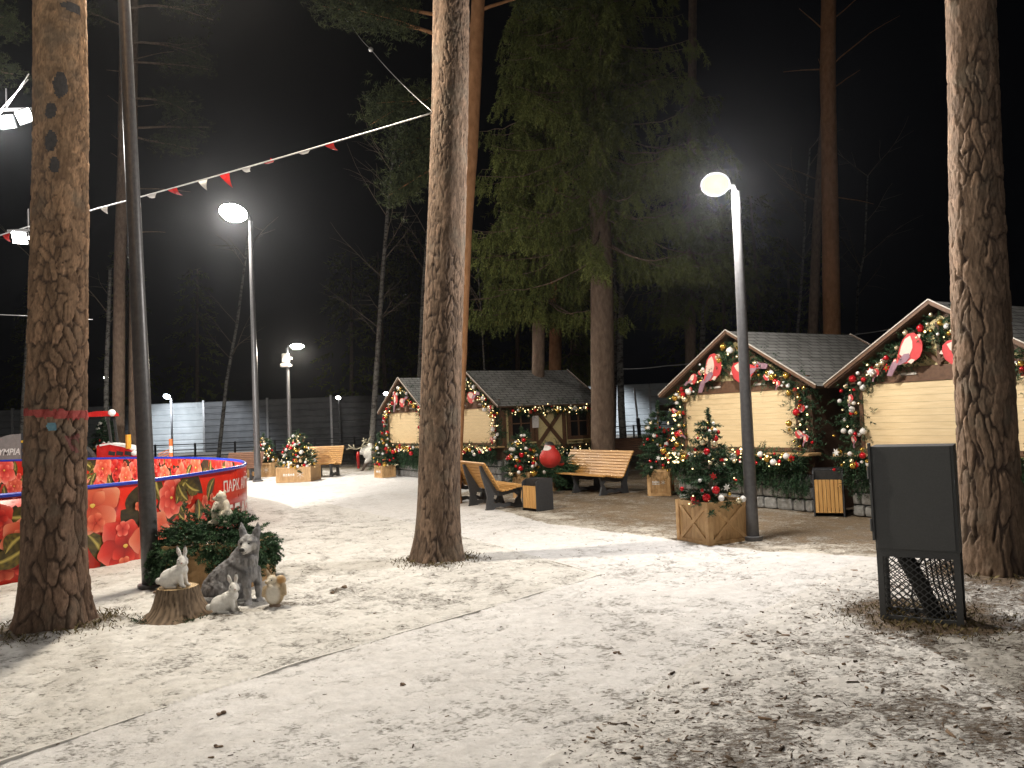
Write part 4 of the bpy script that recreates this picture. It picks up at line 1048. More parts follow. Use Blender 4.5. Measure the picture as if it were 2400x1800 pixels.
    def window(cx,parent_side):
        # on the right side wall, x=W
        f=MB(); w,h=.62,.86; z=D['pb']+.52
        for s in(-1,1): f.box((W+.05,cx+s*(w/2+.05),z),(.08,.10,h+.2))
        for s in(-1,1): f.box((W+.05,cx,z+s*(h/2+.05)),(.078,w,.10))
        fo=f.build('window',M['beam'],r_); g=MB(); g.box((W+.02,cx,z),(.02,w,h)); g.build('pane',M['glass'],fo)
        g=MB(); g.box((W+.045,cx,z),(.03,.035,h)); g.box((W+.045,cx,z),(.028,w,.03)); g.build('glazing_bar',M['beam'],fo)
        g=MB(); g.box((W+.09,cx,z-h/2-.12),(.16,w+.2,.035)); g.build('sill',M['cream'],fo)
    if side:
        pn=MB(); pn.box((W+.012,L/2,1.42),(.024,L-.1,1.1)); pn.build('plaster_panel',M['cream'],r_)
        window(.62,1); window(2.62,1)
        for cy in(.06,1.12,2.10,L-.06):
            q=MB(); q.box((W+.04,cy,1.4),(.06,.11,1.12)); q.build('timber_post',M['beam'],r_)
        for a,c_ in(((1.18,.96),(2.04,1.92)),((1.18,1.92),(2.04,.96))):
            q=MB(); q.beam((W+.038,a[0],a[1]),(W+.038,c_[0],c_[1]),.11,.05,up=(1,0,0)); q.build('cross_brace',M['beam'],r_)
        q=MB(); q.box((W+.04,L/2,.88),(.07,L,.10)); q.build('timber_rail',M['beam'],r_)
        q=MB(); q.box((W+.085,1.08,1.62),(.012,.22,.34)); q.build('notice',M['paper'],r_)
    else:
        for sx in(-1,1):
            q=MB(); q.box((sx*(W+.018),L*.5,1.35),(.03,.8,.9)); q.build('side_window',M['glass'],r_)
            q=MB()
            for yy,zz,dy,dz in((-.45,1.35,.1,1.1),(.45,1.35,.1,1.1),(0,1.85,.8,.1),(0,.85,.8,.1)): q.box((sx*(W+.03),L*.5+yy,zz),(.06,dy,dz))
            q.build('side_window_frame',M['beam'],r_)
    return r_
def garland(label,k,paths,nb,dens=90,lights=60,rad=.13,skirt=None,birds=(),size=(.022,.05),seed=0,fillgable=True,wts=(4,3,4,2),nstar=6):
    """paths: list of (points, radius, lit) in kiosk coordinates"""
    random.seed(seed+100)
    g=thing('fir_garland',label,'garland',k.location,k.rotation_euler.z,'fir garlands on the kiosks')
    P=[];D=[];L=[];LP=[]; spots=[]
    for pts,rr,lit in paths:
        pts=[Vector(p) for p in pts]; dens_=dens*1.9
        for a,b_ in zip(pts[:-1],pts[1:]):
            ln=(b_-a).length; d=(b_-a).normalized()
            for i in range(int(ln*dens_)):
                c=a+d*random.random()*ln; off=Vector([random.gauss(0,rr*.62) for _ in range(3)]); off.y=off.y*.6
                P.append(c+off); dd=(off*6+d*random.uniform(-.8,.8)+Vector((random.gauss(0,.3),random.gauss(0,.3),-.35))); D.append(dd); L.append(random.uniform(.09,.2))
            if lit is None: continue
            nn=max(1,int(nb*ln))
            for i in range(nn):
                t=(i+random.uniform(.1,.9))/nn; spots.append(a+d*t*ln+Vector((random.gauss(0,rr*.55),random.gauss(0,rr*.2),random.gauss(0,rr*.55))))
            if lit:
                for i in range(int(lights*ln)): LP.append(a+d*random.random()*ln+Vector((random.gauss(0,rr*.6),0,random.gauss(0,rr*.6))))
    if skirt:
        for (a,b_,z0,z1,nm,n) in skirt:
            a=Vector(a);b_=Vector(b_); nm=Vector(nm)
            for i in range(n):
                t=random.random(); c=a.lerp(b_,t); z=z0-(z0-z1)*random.random()*(0.55+.45*vnoise(np.array([t*9.0]),np.array([3.3]),seed)[0])
                P.append(Vector((c.x,c.y,z))+nm*random.uniform(.03,.16)); D.append(Vector((random.gauss(0,.35),random.gauss(0,.25),-1))+nm*.35); L.append(random.uniform(.12,.28))
    sprigs('greenery',P,D,L,M['fir'],g,15,.055,.013,.85)
    front=.10
    items=[]
    for c in spots:
        z_=random.choice((size[0],size[0]*1.15,size[0]*1.35,size[1]*.75,size[1]))*random.uniform(.9,1.15)
        items.append((z_,c+nrm_of(c)*(front+random.uniform(.0,.08))))
    items.sort(key=lambda q:-q[0])
    for z_,c in items[:92]: bauble(g,c,z_,wts)
    mb=MB()
    for z_,c in items[92:]: mb.ell(c,z_,9,6,random.choices(range(4),wts)[0])
    if len(items)>92: mb.build('small_baubles',[M['b_red'],M['b_gold'],M['b_white'],M['b_cham']],g,True)['kind']='stuff'
    for i in range(nstar):
        c=random.choice(spots); n=nrm_of(c); inst('star_ornament',STAR[i%2 if i%3 else 0],g,c+n*.17,random.uniform(.05,.075),(0,random.uniform(0,1),math.atan2(n.x,-n.y)))
    for (x,z,s,fl,an) in birds:
        finch_ornament(g,(x,-.20,z),s,fl,an)
    mb=MB()
    for c in LP:
        n=nrm_of(c); mb.ell(c+n*random.uniform(.10,.2),random.choice((.008,.010,.013,.017)),6,4)
    if LP: o=mb.build('fairy_lights',M['fairy'],g,True); o['kind']='stuff'
    return g
def nrm_of(c): return Vector((1,0,0)) if (c.x>DIM['W']+.02 and c.y>.15) else Vector((0,-1,0))
D_=DIM; sl_=(D_['az']-D_['ez'])/D_['ea']
def gable_paths(left=True,right=True,lit=False,top=True,low=1.0):
    W=D_['W']; xs=(D_['pw']+W)/2+.02; zt_=D_['az']-.30-sl_*xs; p=[]
    if left: p.append(([(-xs-.02,-.03,low),(-xs,-.03,zt_)],.19,lit))
    if top: p.append(([(-xs,-.05,zt_),(-xs*.5,-.05,D_['az']-.34-sl_*xs*.5),(-.03,-.05,D_['az']-.36)],.13,lit)); p.append(([(.03,-.05,D_['az']-.36),(xs*.5,-.05,D_['az']-.34-sl_*xs*.5),(xs,-.05,zt_)],.13,lit))
    if right: p.append(([(xs,-.03,zt_),(xs+.02,-.03,low)],.19,lit))
    if top: p.append(([(-.78,-.05,2.36),(-.12,-.05,2.78)],.17,None)); p.append(([(.12,-.05,2.78),(.82,-.05,2.36)],.17,None))
    return p
cnt=lambda a,b_,lit=True:([(a,-.36,.90),(b_,-.36,.90)],.10,lit)
def hp(v14,v15,v16): return v15*S_,v16*S_,v14
# positions surveyed from the photograph
kM=kiosk('kiosk with a pale board shutter behind the short lamp post, between its neighbours',4.16,14.66,-1.0048)
kR=kiosk('kiosk with a pale board shutter half hidden by the dark cabinet and the rough pine',6.20,11.43,-1.048)
k2=kiosk('long-roofed kiosk with timbered side wall and two windows, right of the left pair',-1.16,23.55,-1.0207,side=True)
k1=kiosk('leftmost kiosk, its bright shutter left of the lone mid-lawn trunk',-3.47,25.95,-1.0207)
kX=kiosk('kiosk at the right picture edge, mostly behind the rough pine',9.35,11.2,-1.25)
W=D_['W']
garland('fir garland on the middle kiosk, wound with red, gold and white baubles and small birds',kM,gable_paths(True,True,True)+[cnt(-W,W,True)],20,120,6,.13,
        [((-W,-.12,0),(W,-.12,0),.95,.30,(0,-1,0),900)],birds=[(-1.02,2.16,.12,1,.9),(.85,2.30,.17,-1,.2),(1.05,2.16,.13,1,.8),(-1.48,1.78,.15,-1,.2),(-1.33,1.32,.17,-1,-.3),(1.50,1.72,.16,1,.3),(1.46,1.30,.2,-1,.1),(1.55,1.22,.15,1,.8),(-.72,2.48,.13,-1,.2)],size=(.022,.055),seed=1,nstar=9,wts=(3,4,4,3))
gm=[o for o in bpy.data.objects if o.name.startswith('fir_garland')][-1]
def lights_on(g,segs,n,seed):
    random.seed(seed); mb=MB()
    for a,b_ in segs:
        a=Vector(a);b_=Vector(b_)
        for i in range(n): c=a.lerp(b_,random.random()); nn=nrm_of(c); mb.ell(c+nn*random.uniform(.06,.2)+Vector((random.gauss(0,.05),0,random.gauss(0,.06))),random.choice((.010,.013,.016,.022)),6,4)
    o=mb.build('fairy_lights',M['fairy'],g,True); o['kind']='stuff'
lights_on(gm,[((.2,-.36,.92),(1.5,-.36,.92)),((-1.5,-.05,1.15),(-1.45,-.05,2.0)),((-1.55,-.36,.9),(-1.1,-.36,.88))],16,5)
garland('fir garland on the kiosk behind the dark cabinet, with stars and small birds',kR,gable_paths(True,True,True)+[cnt(-W,W,True)],20,120,4,.13,
        [((-W,-.12,0),(W,-.12,0),.95,.32,(0,-1,0),700)],birds=[(-.95,2.22,.15,1,.8),(-.62,2.36,.14,1,.4),(-1.42,1.85,.14,1,.9),(-1.40,1.2,.14,1,1.2)],size=(.024,.052),seed=2,nstar=12,wts=(3,4,4,3))
garland('lit fir garland running round the front and side of the long-roofed kiosk',k2,gable_paths(True,True,True)+[cnt(-W,W+.1,True),([(W+.10,.2,1.98),(W+.10,3.2,1.98)],.11,True),([(W+.10,.1,.74),(W+.10,3.2,.74)],.12,True),([(W+.08,3.15,.95),(W+.08,3.15,1.9)],.10,True)],12,95,20,.13,
        [((-W,-.12,0),(W,-.12,0),.92,.42,(0,-1,0),700),((W+.05,.1,0),(W+.05,3.2,0),.74,.30,(1,0,0),700)],birds=[(1.30,2.05,.16,1,.8),(1.36,1.18,.2,-1,.2),(1.4,1.5,.14,1,.9)],size=(.03,.06),seed=3,wts=(3,3,4,3))
garland('fir garland full of red baubles on the leftmost kiosk',k1,gable_paths(True,True,True)+[cnt(-W,W,True)],16,100,7,.13,
        [((-W,-.12,0),(W,-.12,0),.92,.30,(0,-1,0),800)],birds=[(-1.0,2.3,.16,1,.8),(-1.4,1.8,.16,1,.9),(-1.46,1.55,.14,1,.9)],size=(.032,.06),seed=4,wts=(5,3,3,2))
garland('fir garland on the kiosk at the right picture edge',kX,gable_paths(True,True,False),6,70,0,.12,size=(.024,.05),seed=6)
# large birds in the gables
def gfinch(k,x,z,s,fl,an,label):
    Mx=Matrix.Rotation(k.rotation_euler.z,4,'Z'); p=Mx@Vector((x,-.24,z)); finch(label,k.location+p,k.rotation_euler.z,s,fl,an,'bullfinch boards in the gables')
gfinch(kM,-.42,2.50,.60,1,.55,'large red bullfinch board in the middle kiosk gable, left of the lamp post')
gfinch(kM,.40,2.44,.58,-1,.45,'large red bullfinch board partly behind the lamp post in the middle kiosk gable')
gfinch(kM,-.92,2.36,.26,1,.1,'smaller bullfinch board at the tail of the big bird left of the lamp post')
gfinch(kR,-.38,2.50,.54,1,.45,'large bullfinch board in the gable above the dark cabinet, clear of the pine trunk')
gfinch(kR,.44,2.44,.54,-1,.35,'large bullfinch board in the right gable, cut off by the rough pine trunk')
gfinch(k2,-.34,2.46,.52,1,.6,'bullfinch board beside the trunk in the long-roofed kiosk gable, nearer the trunk')
gfinch(k2,.38,2.42,.52,-1,.5,'bullfinch board facing left in the long-roofed kiosk gable, farther from the trunk')
gfinch(k1,-.30,2.46,.46,1,.8,'bullfinch board in the leftmost kiosk gable, red breast towards its twin')
gfinch(k1,.30,2.42,.46,-1,.7,'bullfinch board in the leftmost kiosk gable, with the paler back')
# ------------------------------------------------------------------ crates
def crate(label,c,rz,w,h,brace=True,logo=False,d=None):
    d=d or w; r_=thing('planter_crate',label,'planter',(c.x,c.y,.0),rz,'wooden planter crates')
    zb_=gz2(c.x,c.y)-.02 if c.y<15.5 else .0
    r_.location.z=zb_
    mb=MB(); nb=7
    t=.022
    for i in range(nb):
        wv=w/nb
        for s in(-1,1):
            mb.box((-w/2+wv*(i+.5),s*(d/2-t/2),h/2),(wv-.003,t,h-.01)); 
    for i in range(nb):
        wv=(d-2*t)/nb
        for s in(-1,1): mb.box((s*(w/2-t/2),-d/2+t+wv*(i+.5),h/2),(t,wv-.003,h-.01))
    mb.box((0,0,h-.06),(w-2*t-.002,d-2*t-.002,.03),0); mb.build('board_panel',M['crate'],r_)
    bt=MB(); k=.062; o=.011
    for sx,sy,ax_ in((0,-1,0),(0,1,0),(-1,0,1),(1,0,1)):
        ww=w if ax_==0 else d; off=(d/2 if ax_==0 else w/2)+o
        Mx=Matrix.Rotation({(0,-1):0,(1,0):PI/2,(0,1):PI,(-1,0):-PI/2}[(sx,sy)],4,'Z')
        for s in(-1,1):
            bt.box((s*(ww/2-k/2+.012),-off,h/2),(k,.022,h),M=Mx)
            bt.box((0,-off+.002,h/2+s*(h/2-k/2)),(ww-2*k+.02,.019,k),M=Mx)
        if brace:
            for s in(-1,1): bt.beam(Mx@Vector((-ww/2+k,-off+(.001 if s>0 else .0035),h/2-s*(h/2-k))),Mx@Vector((ww/2-k,-off+(.001 if s>0 else .0035),h/2+s*(h/2-k))),.016,.05,up=Mx@Vector((0,0,1)))
    bt.build('batten',M['crateb'],r_)
    if logo:
        lg=MB(); cx,cz=w*.20,h*.50; s=w*.11
        for i in range(3):
            a=PI*i/3+.5; dx,dz=math.cos(a)*s,math.sin(a)*s; lg.beam((cx-dx,-d/2-.004,cz-dz),(cx+dx,-d/2-.004,cz+dz),.008,.016,up=(0,1,0))
        lg.box((-w*.14,-d/2-.004,h*.44),(w*.34,.008,.012))
        for i,q in enumerate((.05,.035,.06,.04,.05)): lg.box((-w*.28+i*w*.07,-d/2-.004,h*.52),(w*.045,.008,q))
        lg.build('emblem',M['white'],r_)
    return r_
def xmas_tree(label,c,z0,H,r0,nb,seed,bs=(.022,.05),fairy=0,wts=(4,3,4,2),narrow=1.0,dens=1.0,nst=2):
    random.seed(seed); r_=thing('christmas_tree',label,'christmas tree',(c.x,c.y,z0),0,'decorated trees in crates')
    mb=MB(); mb.tube([(0,0,-.1),(0,0,H*.5),(.015,0,H*.97)],[.035,.022,.006],8)
    P=[];D=[];L=[]; tips=[]
    z=.0
    while z<H*.86:
        f=z/H; rr=r0*(1-f)**narrow*1.02+.03
        for k in range(int((9 if f<.6 else 6)*dens)):
            az=random.uniform(0,2*PI); ln=rr*random.uniform(.72,1.18); d=Vector((math.cos(az),math.sin(az),random.uniform(-.28,.22))); q0=Vector((0,0,z+.05)); n=5
            q1=q0+d*ln; mb.tube([q0,q0.lerp(q1,.6),q1],[.008,.006,.003],4)
            for m_ in range(int(5+ln*26)):
                t=.25+.75*random.random(); p=q0.lerp(q1,t); dd=(d+Vector((random.gauss(0,.55),random.gauss(0,.55),random.gauss(-.05,.25)))).normalized()
                P.append(p);D.append(dd);L.append(random.uniform(.07,.15))
            tips.append((q1,az))
        z+=.085
    for i in range(int(26)):
        zz=H*(.78+.22*i/26); P.append((0.012,0,zz));D.append((random.gauss(0,.5),random.gauss(0,.5),.9));L.append(.07)
    mb.build('trunk',M['twig'],r_); sprigs('foliage',P,D,L,M['fir'],r_,15,.05,.012,.85)
    for i in range(nb):
        f=random.random()**1.25*.86; a=random.uniform(-PI,PI) if random.random()<.3 else random.gauss(-PI/2,.8)
        rr=r0*(1-f)**narrow*random.uniform(.86,1.08)+.035; s=random.choice((bs[0],bs[0]*1.15,bs[0]*1.3,bs[1]*.75,bs[1]))*(1-.35*f)
        bauble(r_,Vector((rr*math.cos(a),rr*math.sin(a),f*H+.03)),s,wts)
    for i in range(nst):
        f=random.uniform(.15,.6); a=random.gauss(-PI/2,.5); rr=r0*(1-f)+.06; inst('star_ornament',STAR[i%2],r_,(rr*math.cos(a),rr*math.sin(a),f*H),.055,(0,random.random(),a+PI/2))
    if fairy:
        fb=MB()
        for i in range(fairy): f=random.random()*.8; a=random.uniform(-PI,0); rr=r0*(1-f)*random.uniform(.8,1.1)+.03; fb.ell((rr*math.cos(a),rr*math.sin(a),f*H),.010,6,4)
        o=fb.build('fairy_lights',M['fairy'],r_,True); o['kind']='stuff'
    return r_
# nearest crate with its tree
c0=G(1541,1179); cl=G(1473,1166); cr=G(1612,1165)
ex=(cl-c0); ey=(cr-c0); w1,w2=ex.length,ey.length; rzc=math.atan2(-ex.y,-ex.x)
cc=c0+ex/2+ey/2
cw=(w1+w2)/2; hC=A(1541,1083,c0.y).z
crate('nearest square planter crate with cross braces beside the short lamp post',cc,rzc,w1,hC,True,False,w2)
xmas_tree('tallest sparse Christmas tree with big baubles beside the short lamp post',cc,hC-.06,A(1527,889,cc.y).z-hC+.06,.41,44,11,(.024,.056),10,(4,5,5,3),.98,.8,2)
# crate and tree at the corner of the middle kiosk
def cr_tree(ul,ur,vb,vt,rz,lc,lt,seed,tu,tv,r0,nb,logo=True,brace=False,bs=(.03,.06),fairy=0,wts=(4,3,4,2),narrow=1.0,dw=1.0):
    a=G(ul,vb); b_=G(ur,vb); w=(b_-a).length*dw; c=(a+b_)/2+Vector((-math.sin(rz)*0,w*.5,0)); h=A((ul+ur)/2,vt,a.y).z
    crate(lc,c,rz,w,h,brace,logo)
    top=A(tu,tv,c.y).z; xmas_tree(lt,c,h-.05,top-h+.05,r0,nb,seed,bs,fairy,wts,narrow)
cr_tree(1410,1456,1071,1013,-.35,'plain crate with a white snowflake mark at the left corner of the middle kiosk','slim Christmas tree thick with baubles at the left corner of the middle kiosk',12,1437,868,.42,46,bs=(.026,.055),narrow=.85)
cr_tree(608,665,1042,1008,-.05,'wide crate with a faint white mark by the distant boxed lamp post','broad Christmas tree crowded with baubles by the distant boxed lamp post',13,634,930,.62,97,bs=(.042,.068),narrow=.75,wts=(2,4,5,4),fairy=30)
cr_tree(541,583,1031,1000,.05,'crate behind the foot of the tall middle lamp post','narrow Christmas tree rising behind the tall middle lamp post',14,566,938,.42,66,bs=(.042,.068),narrow=.7,wts=(2,4,5,4),fairy=20)
cr_tree(816,843,1032,1005,-.9,'narrow crate at the left corner of the leftmost kiosk','Christmas tree pressed to the left corner of the leftmost kiosk',15,832,925,.42,46,bs=(.035,.07),narrow=.8,dw=.95,wts=(5,3,3,2))
cr_tree(1116,1148,1076,1020,-.25,'pale crate with a faint mark between the long-roofed kiosk and the litter bin','Christmas tree full of gold and white baubles before the long-roofed kiosk side wall',16,1140,925,.42,52,bs=(.035,.065),narrow=.85,fairy=14)
b0=B(226,29.5); xmas_tree('dark decorated tree standing behind the rink by the tractor cab',b0,.55,A(226,897,29.5).z-.55,.55,30,17,(.045,.09),0,(1,2,6,2),.8)
crate('crate of the decorated tree behind the rink, hidden by the rink wall',b0,0,.7,.55,False,False)
# crate heaped with fir branches under the pale bear, beside the wolf
wl=G(391,1264); wr=G(582,1277); wc=Vector((-3.50,9.40,0))
hW=A(480,1232,9.0).z
W_rz=-.06; crate('low crate with cross braces heaped with fir branches behind the wolf figure',wc,W_rz,1.0,.50,True,False,.72)
def heap(label,c,z,rx,ry,h,n,rz,drape=.3,ln=(.22,.42),seed=0,K=26,nl=.034,nw=.008):
    random.seed(seed); P=[];D=[];L=[]; Mz=Matrix.Rotation(rz,3,'Z'); n=int(n*1.7)
    for i in range(n):
        a=random.uniform(0,2*PI); q=random.random()**.55; x,y=rx*q*math.cos(a),ry*q*math.sin(a)
        zz=h*(1-q**2)*random.uniform(.3,1.05); d=Vector((math.cos(a)*(.35+q),math.sin(a)*(.35+q),.55-1.1*q*random.uniform(.5,1.6))); d+=Vector([random.gauss(0,.35) for _ in range(3)])
        P.append(c+Mz@Vector((x,y,0))+Vector((0,0,z+zz-.02))); D.append(Mz@d); L.append(random.uniform(*ln))
    for i in range(int(n*drape)):
        a=random.uniform(0,2*PI); x,y=rx*1.02*math.copysign(abs(math.cos(a))**.6,math.cos(a)),ry*1.02*math.copysign(abs(math.sin(a))**.6,math.sin(a))
        P.append(c+Mz@Vector((x,y,0))+Vector((0,0,z+random.uniform(-.22,.03)))); D.append(Mz@Vector((math.cos(a)*.6+random.gauss(0,.3),math.sin(a)*.6+random.gauss(0,.3),-.9))); L.append(random.uniform(*ln)*.9)
    # each branch carries side shoots
    P2=[];D2=[];L2=[]
    for p,d,l in zip(P,D,L):
        d=Vector(d).normalized(); P2.append(p);D2.append(d);L2.append(l)
        s=d.cross(Vector((.1,.2,1))).normalized()
        for k in range(5): t=.2+.15*k; P2.append(Vector(p)+d*l*t); D2.append((d*.8+s*(.8 if k%2 else -.8)+Vector((0,0,random.gauss(0,.15)))).normalized()); L2.append(l*.42*(1.1-t*.5))
    o=sprigs('fir_branches',[tuple(p) for p in P2],[tuple(d) for d in D2],L2,M['fir_heap'],None,K,nl,nw,.8)
    tag(o,label,'fir branches','heaps of fir branches'); return o
heap('thick heap of dark fir branches in the crate behind the wolf',wc+Vector((-.06,0,0)),.48,.58,.42,.33,190,W_rz,.75,(.14,.27),3,24,.036,.012)
bc=G(1212,1060)+Vector((-.35,.45,0)); crate('crate of fir branches half hidden by the dark bin, under the round bullfinch',bc,-.5,.75,.52,False,False)
heap('bushy heap of fir branches under the round red bullfinch figure',bc,.50,.62,.55,.34,150,0,.7,(.24,.42),4,20,.05,.016)
# ------------------------------------------------------------------ benches
def bench(label,c,rz,Ln,mat='slat',s=1.0,nfr=3):
    r_=thing('park_bench',label,'bench',(c.x,c.y,0),rz,'slatted park benches'); r_.scale=(s,s,s)
    prof=[(-.40,.41),(-.30,.425),(-.20,.415),(-.10,.395),(.0,.375),(.10,.365),(.18,.385)]
    st=MB()
    for y,z in [(-.395,.425),(-.315,.432),(-.235,.425),(-.155,.408),(-.075,.39),(.005,.375),(.085,.37)]:
        st.box((0,y,z),(Ln,.066,.032),rot=(-.08,0,0),bev=.006)
    st.build('seat',M[mat],r_)
    bk=MB(); y,z=.155,.405
    for i in range(9):
        t=i/8; ang=R(58+10*math.sin(t*1.5)-16*t*t); bk.box((0,y,z),(Ln,.062,.030),rot=(ang,0,0),bev=.006); y+=.072*math.cos(ang); z+=.072*math.sin(ang)
    bk.build('backrest',M[mat],r_)
    # cast side frames with a wavy foot
    for i in range(nfr):
        x=(-.5+i/(nfr-1))*(Ln-.36); o=[]
        top=[(-.40,.395),(-.28,.40),(-.15,.38),(.0,.345),(.10,.335),(.17,.37),(.27,.53),(.37,.70),(.455,.86)]
        outr=[(.50,.86),(.46,.66),(.40,.45),(.36,.25),(.39,.03),(.41,.0),(.24,.0),(.20,.06),(.10,.09),(-.02,.06),(-.14,.09),(-.22,.05),(-.26,.0),(-.40,.0),(-.38,.05),(-.33,.18),(-.36,.32)]
        fm=MB(); ol=top+outr
        # outer shell as triangulated polygon with an opening: upper rail + rear leg + front leg + foot wave
        rail=[(-.40,.395),(-.28,.40),(-.15,.38),(.0,.345),(.10,.335),(.17,.37),(.22,.28),(.12,.26),(.0,.27),(-.14,.30),(-.22,.30),(-.30,.24),(-.36,.32)]
        rear=[(.17,.37),(.27,.53),(.37,.70),(.455,.86),(.50,.86),(.46,.66),(.40,.45),(.36,.25),(.39,.03),(.41,.0),(.24,.0),(.22,.12),(.235,.22),(.22,.28)]
        front=[(-.36,.32),(-.30,.24),(-.24,.16),(-.22,.08),(-.26,.0),(-.40,.0),(-.38,.05),(-.34,.18)]
        foot=[(-.26,.0),(-.22,.08),(-.14,.12),(-.06,.12),(.02,.095),(.10,.125),(.17,.12),(.22,.12),(.24,.0),(.2,.03),(.10,.05),(.02,.03),(-.08,.05),(-.18,.03)]
        Mf=Matrix.Translation((x,0,0))@Matrix.Rotation(PI/2,4,'Z')
        for poly,dt in((rail,.06),(rear,.0605),(front,.061),(foot,.0595)): fm.prism(order([(y_,z_) for y_,z_ in poly]),dt,0,Mf)
        fm.build('side_frame',M['dark'],r_)
    return r_
bfr=G(1336,1076); bfl=G(1208,1062); L_b=2.25
d=(bfr-bfl); rzb=math.atan2(d.y,d.x)
pR=A(1333,1040,bfr.y).z
ctr=(G(1336,1078)+G(1206,1052))/2
bench('slatted bench facing left, directly before the big spruce trunk',Vector((1.62,18.45,0)),-1.02,2.35)
bench('slatted bench seen from behind at the right edge of the lone mid-lawn trunk',Vector((-.62,16.55,0)),PI-1.15,2.2)
pB=(G(640,1020)+G(690,1022))/2
bench('far slatted bench turned sideways, right of the full round tree',Vector((-6.85,27.6,0)),-.12,1.5,s=1.1)
bench('dark brown bench in the dark between the big spruce and the middle kiosk',B(1392,25.5),-.15,2.4,'slat_old')
b0=B(522,27.5); bench('dim bench end showing just past the right end of the rink',b0,-.1,1.3,'slat_old')
# ------------------------------------------------------------------ litter bins
def bin_(label,c,rz,w,d,h,rounded=True):
    r_=thing('litter_bin',label,'bin',(c.x,c.y,0),rz,'dark litter bins with slatted fronts')
    o=[(-d/2,0.0),(d/2,0.0),(d/2,h),(0+.06,h+.012),(-d/2+.10,h-.01),(-d/2+.03,h-.035),(-d/2,h-.07)] 
    mb=MB()
    for s in(-1,1): mb.prism(order(o),.022,0,Matrix.Translation((s*(w/2-.011),0,0))@Matrix.Rotation(PI/2,4,'Z'))
    mb.box((0,d/2-.012,h/2),(w-.044,.02,h-.03)); mb.box((0,.03,h-.012),(w-.044,d-.13,.02)); mb.box((0,0,.07),(w-.044,d-.06,.03)); mb.build('body',M['dark'],r_)
    k=MB(); k.box((0,.02,h*.86),(w-.05,d-.10,.16)); k.build('opening',M['black'],r_)
    s=MB(); nb=7
    for i in range(nb): ww=(w-.05)/nb; s.box((-(w-.05)/2+ww*(i+.5),-d/2+.012,h*.40+.02),(ww-.006,.022,h*.70),bev=.003)
    s.build('slat_panel',M['slatv'],r_); return r_
c1=G(1158,1104); bin_('dark litter bin with an upright-slatted front before the round bullfinch',Vector((.40,15.3,0)),-.88,.42,.42,A(1156,1034,15.2).z)
bin_('litter bin in the gap between the middle kiosk and its right neighbour',Vector((5.05,12.95,0)),-.42,.46,.42,A(1815,1012,12.8).z)
# ------------------------------------------------------------------ dark metal cabinet
bl=G(1902,1341); br_=G(2083,1358); d=br_-bl; wB=d.length; rzB=math.atan2(d.y,d.x); dB=.34
cab=thing('metal_cabinet','dark grey metal cabinet on a mesh-sided stand before the rough pine','cabinet',(bl.x,bl.y,-.01),rzB)
zt_=A(1880,962,bl.y).z; zm=A(1890,1187,bl.y).z; k=.045
mb=MB(); mb.box((wB/2,dB/2,(zt_+zm)/2),(wB+.004,dB+.004,zt_-zm),bev=.004); mb.build('body',M['cab'],cab)
mb=MB(); mb.box((wB/2-.004,-.008,(zt_+zm)/2+.010),(wB-.030,.022,zt_-zm-.022),bev=.006); mb.build('door',M['cab'],cab)
mb=MB(); mb.box((-.008,-.012,(zt_+zm)/2+.06),(.018,.05,(zt_-zm)*.93)); mb.build('door_flange',M['cab'],cab)
for zz in(.25,.75):
    mb=MB(); mb.tube([(-.020,-.036,zm+(zt_-zm)*zz-.05),(-.020,-.036,zm+(zt_-zm)*zz+.05)],.011,8); mb.build('hinge',M['cab'],cab)
for x in(k/2,wB-k/2):
    for y in(k/2,dB-k/2): mb=MB(); mb.box((x,y,zm/2-.02),(k,k,zm+.04)); mb.build('leg',M['cab'],cab)
mb=MB(); 
for y in(k/2,dB-k/2):
    for zz,hh_ in((zm-.02,.045),(.045,.03)): mb=MB(); mb.box((wB/2,y,zz),(wB-2*k,k-.004,hh_)); mb.build('cross_rail',M['cab'],cab)
def exmesh(W_,H_,M_,cw_=.058,ch=.024):
    m_=MB(); nx=int(W_/cw_); nz=int(H_/ch); cw2=W_/nx; ch2=H_/nz
    for j in range(nz):
        for i in range(-1,nx+1):
            x0=(i+(.5 if j%2 else 0))*cw2; z0=j*ch2
            for (xa,xb) in((x0,x0+cw2/2),(x0+cw2,x0+cw2/2)):
                if min(xa,xb)<-.001 or max(xa,xb)>W_+.001: continue
                # strand with a short flat bond at the crossing
                p0=M_@Vector((xa,0,z0)); p1=M_@Vector((xa+(xb-xa)*.78,0,z0+ch2)); m_.beam(p0,p1,.0065,.007,up=M_.to_3x3()@Vector((0,1,0)))
                p2=M_@Vector((xb,0,z0+ch2)); m_.beam(p1,p2,.0065,.009,up=M_.to_3x3()@Vector((0,1,0)))
    return m_
Hm=zm-.08
exmesh(wB-2*k,Hm,Matrix.Translation((k,.022,.06))).build('mesh_panel',M['cab'],cab)
exmesh(wB-2*k,Hm,Matrix.Translation((k,dB-.022,.06)),.06,.028).build('mesh_panel',M['cab'],cab)
for x in(.022,wB-.022): exmesh(dB-2*k,Hm,Matrix.Translation((x,k,.06))@Matrix.Rotation(PI/2,4,'Z')).build('mesh_panel',M['cab'],cab)
pts=[Vector((wB*.70,dB*.55,-.05)),Vector((wB*.58,dB*.5,.16)),Vector((wB*.44,dB*.45,.36)),Vector((wB*.36,dB*.42,.48)),Vector((wB*.33,dB*.42,.505))]
rp_=[];rr_=[]
for a,b_ in zip(pts[:-1],pts[1:]):
    for i in range(10): rp_.append(a.lerp(b_,i/10)); rr_.append(.068 if i%2 else .058)
mb=MB(); mb.tube(rp_,rr_,18); mb.ell(rp_[-1],.066,14,10); mb.build('conduit',M['black'],cab,True)
mb=MB()
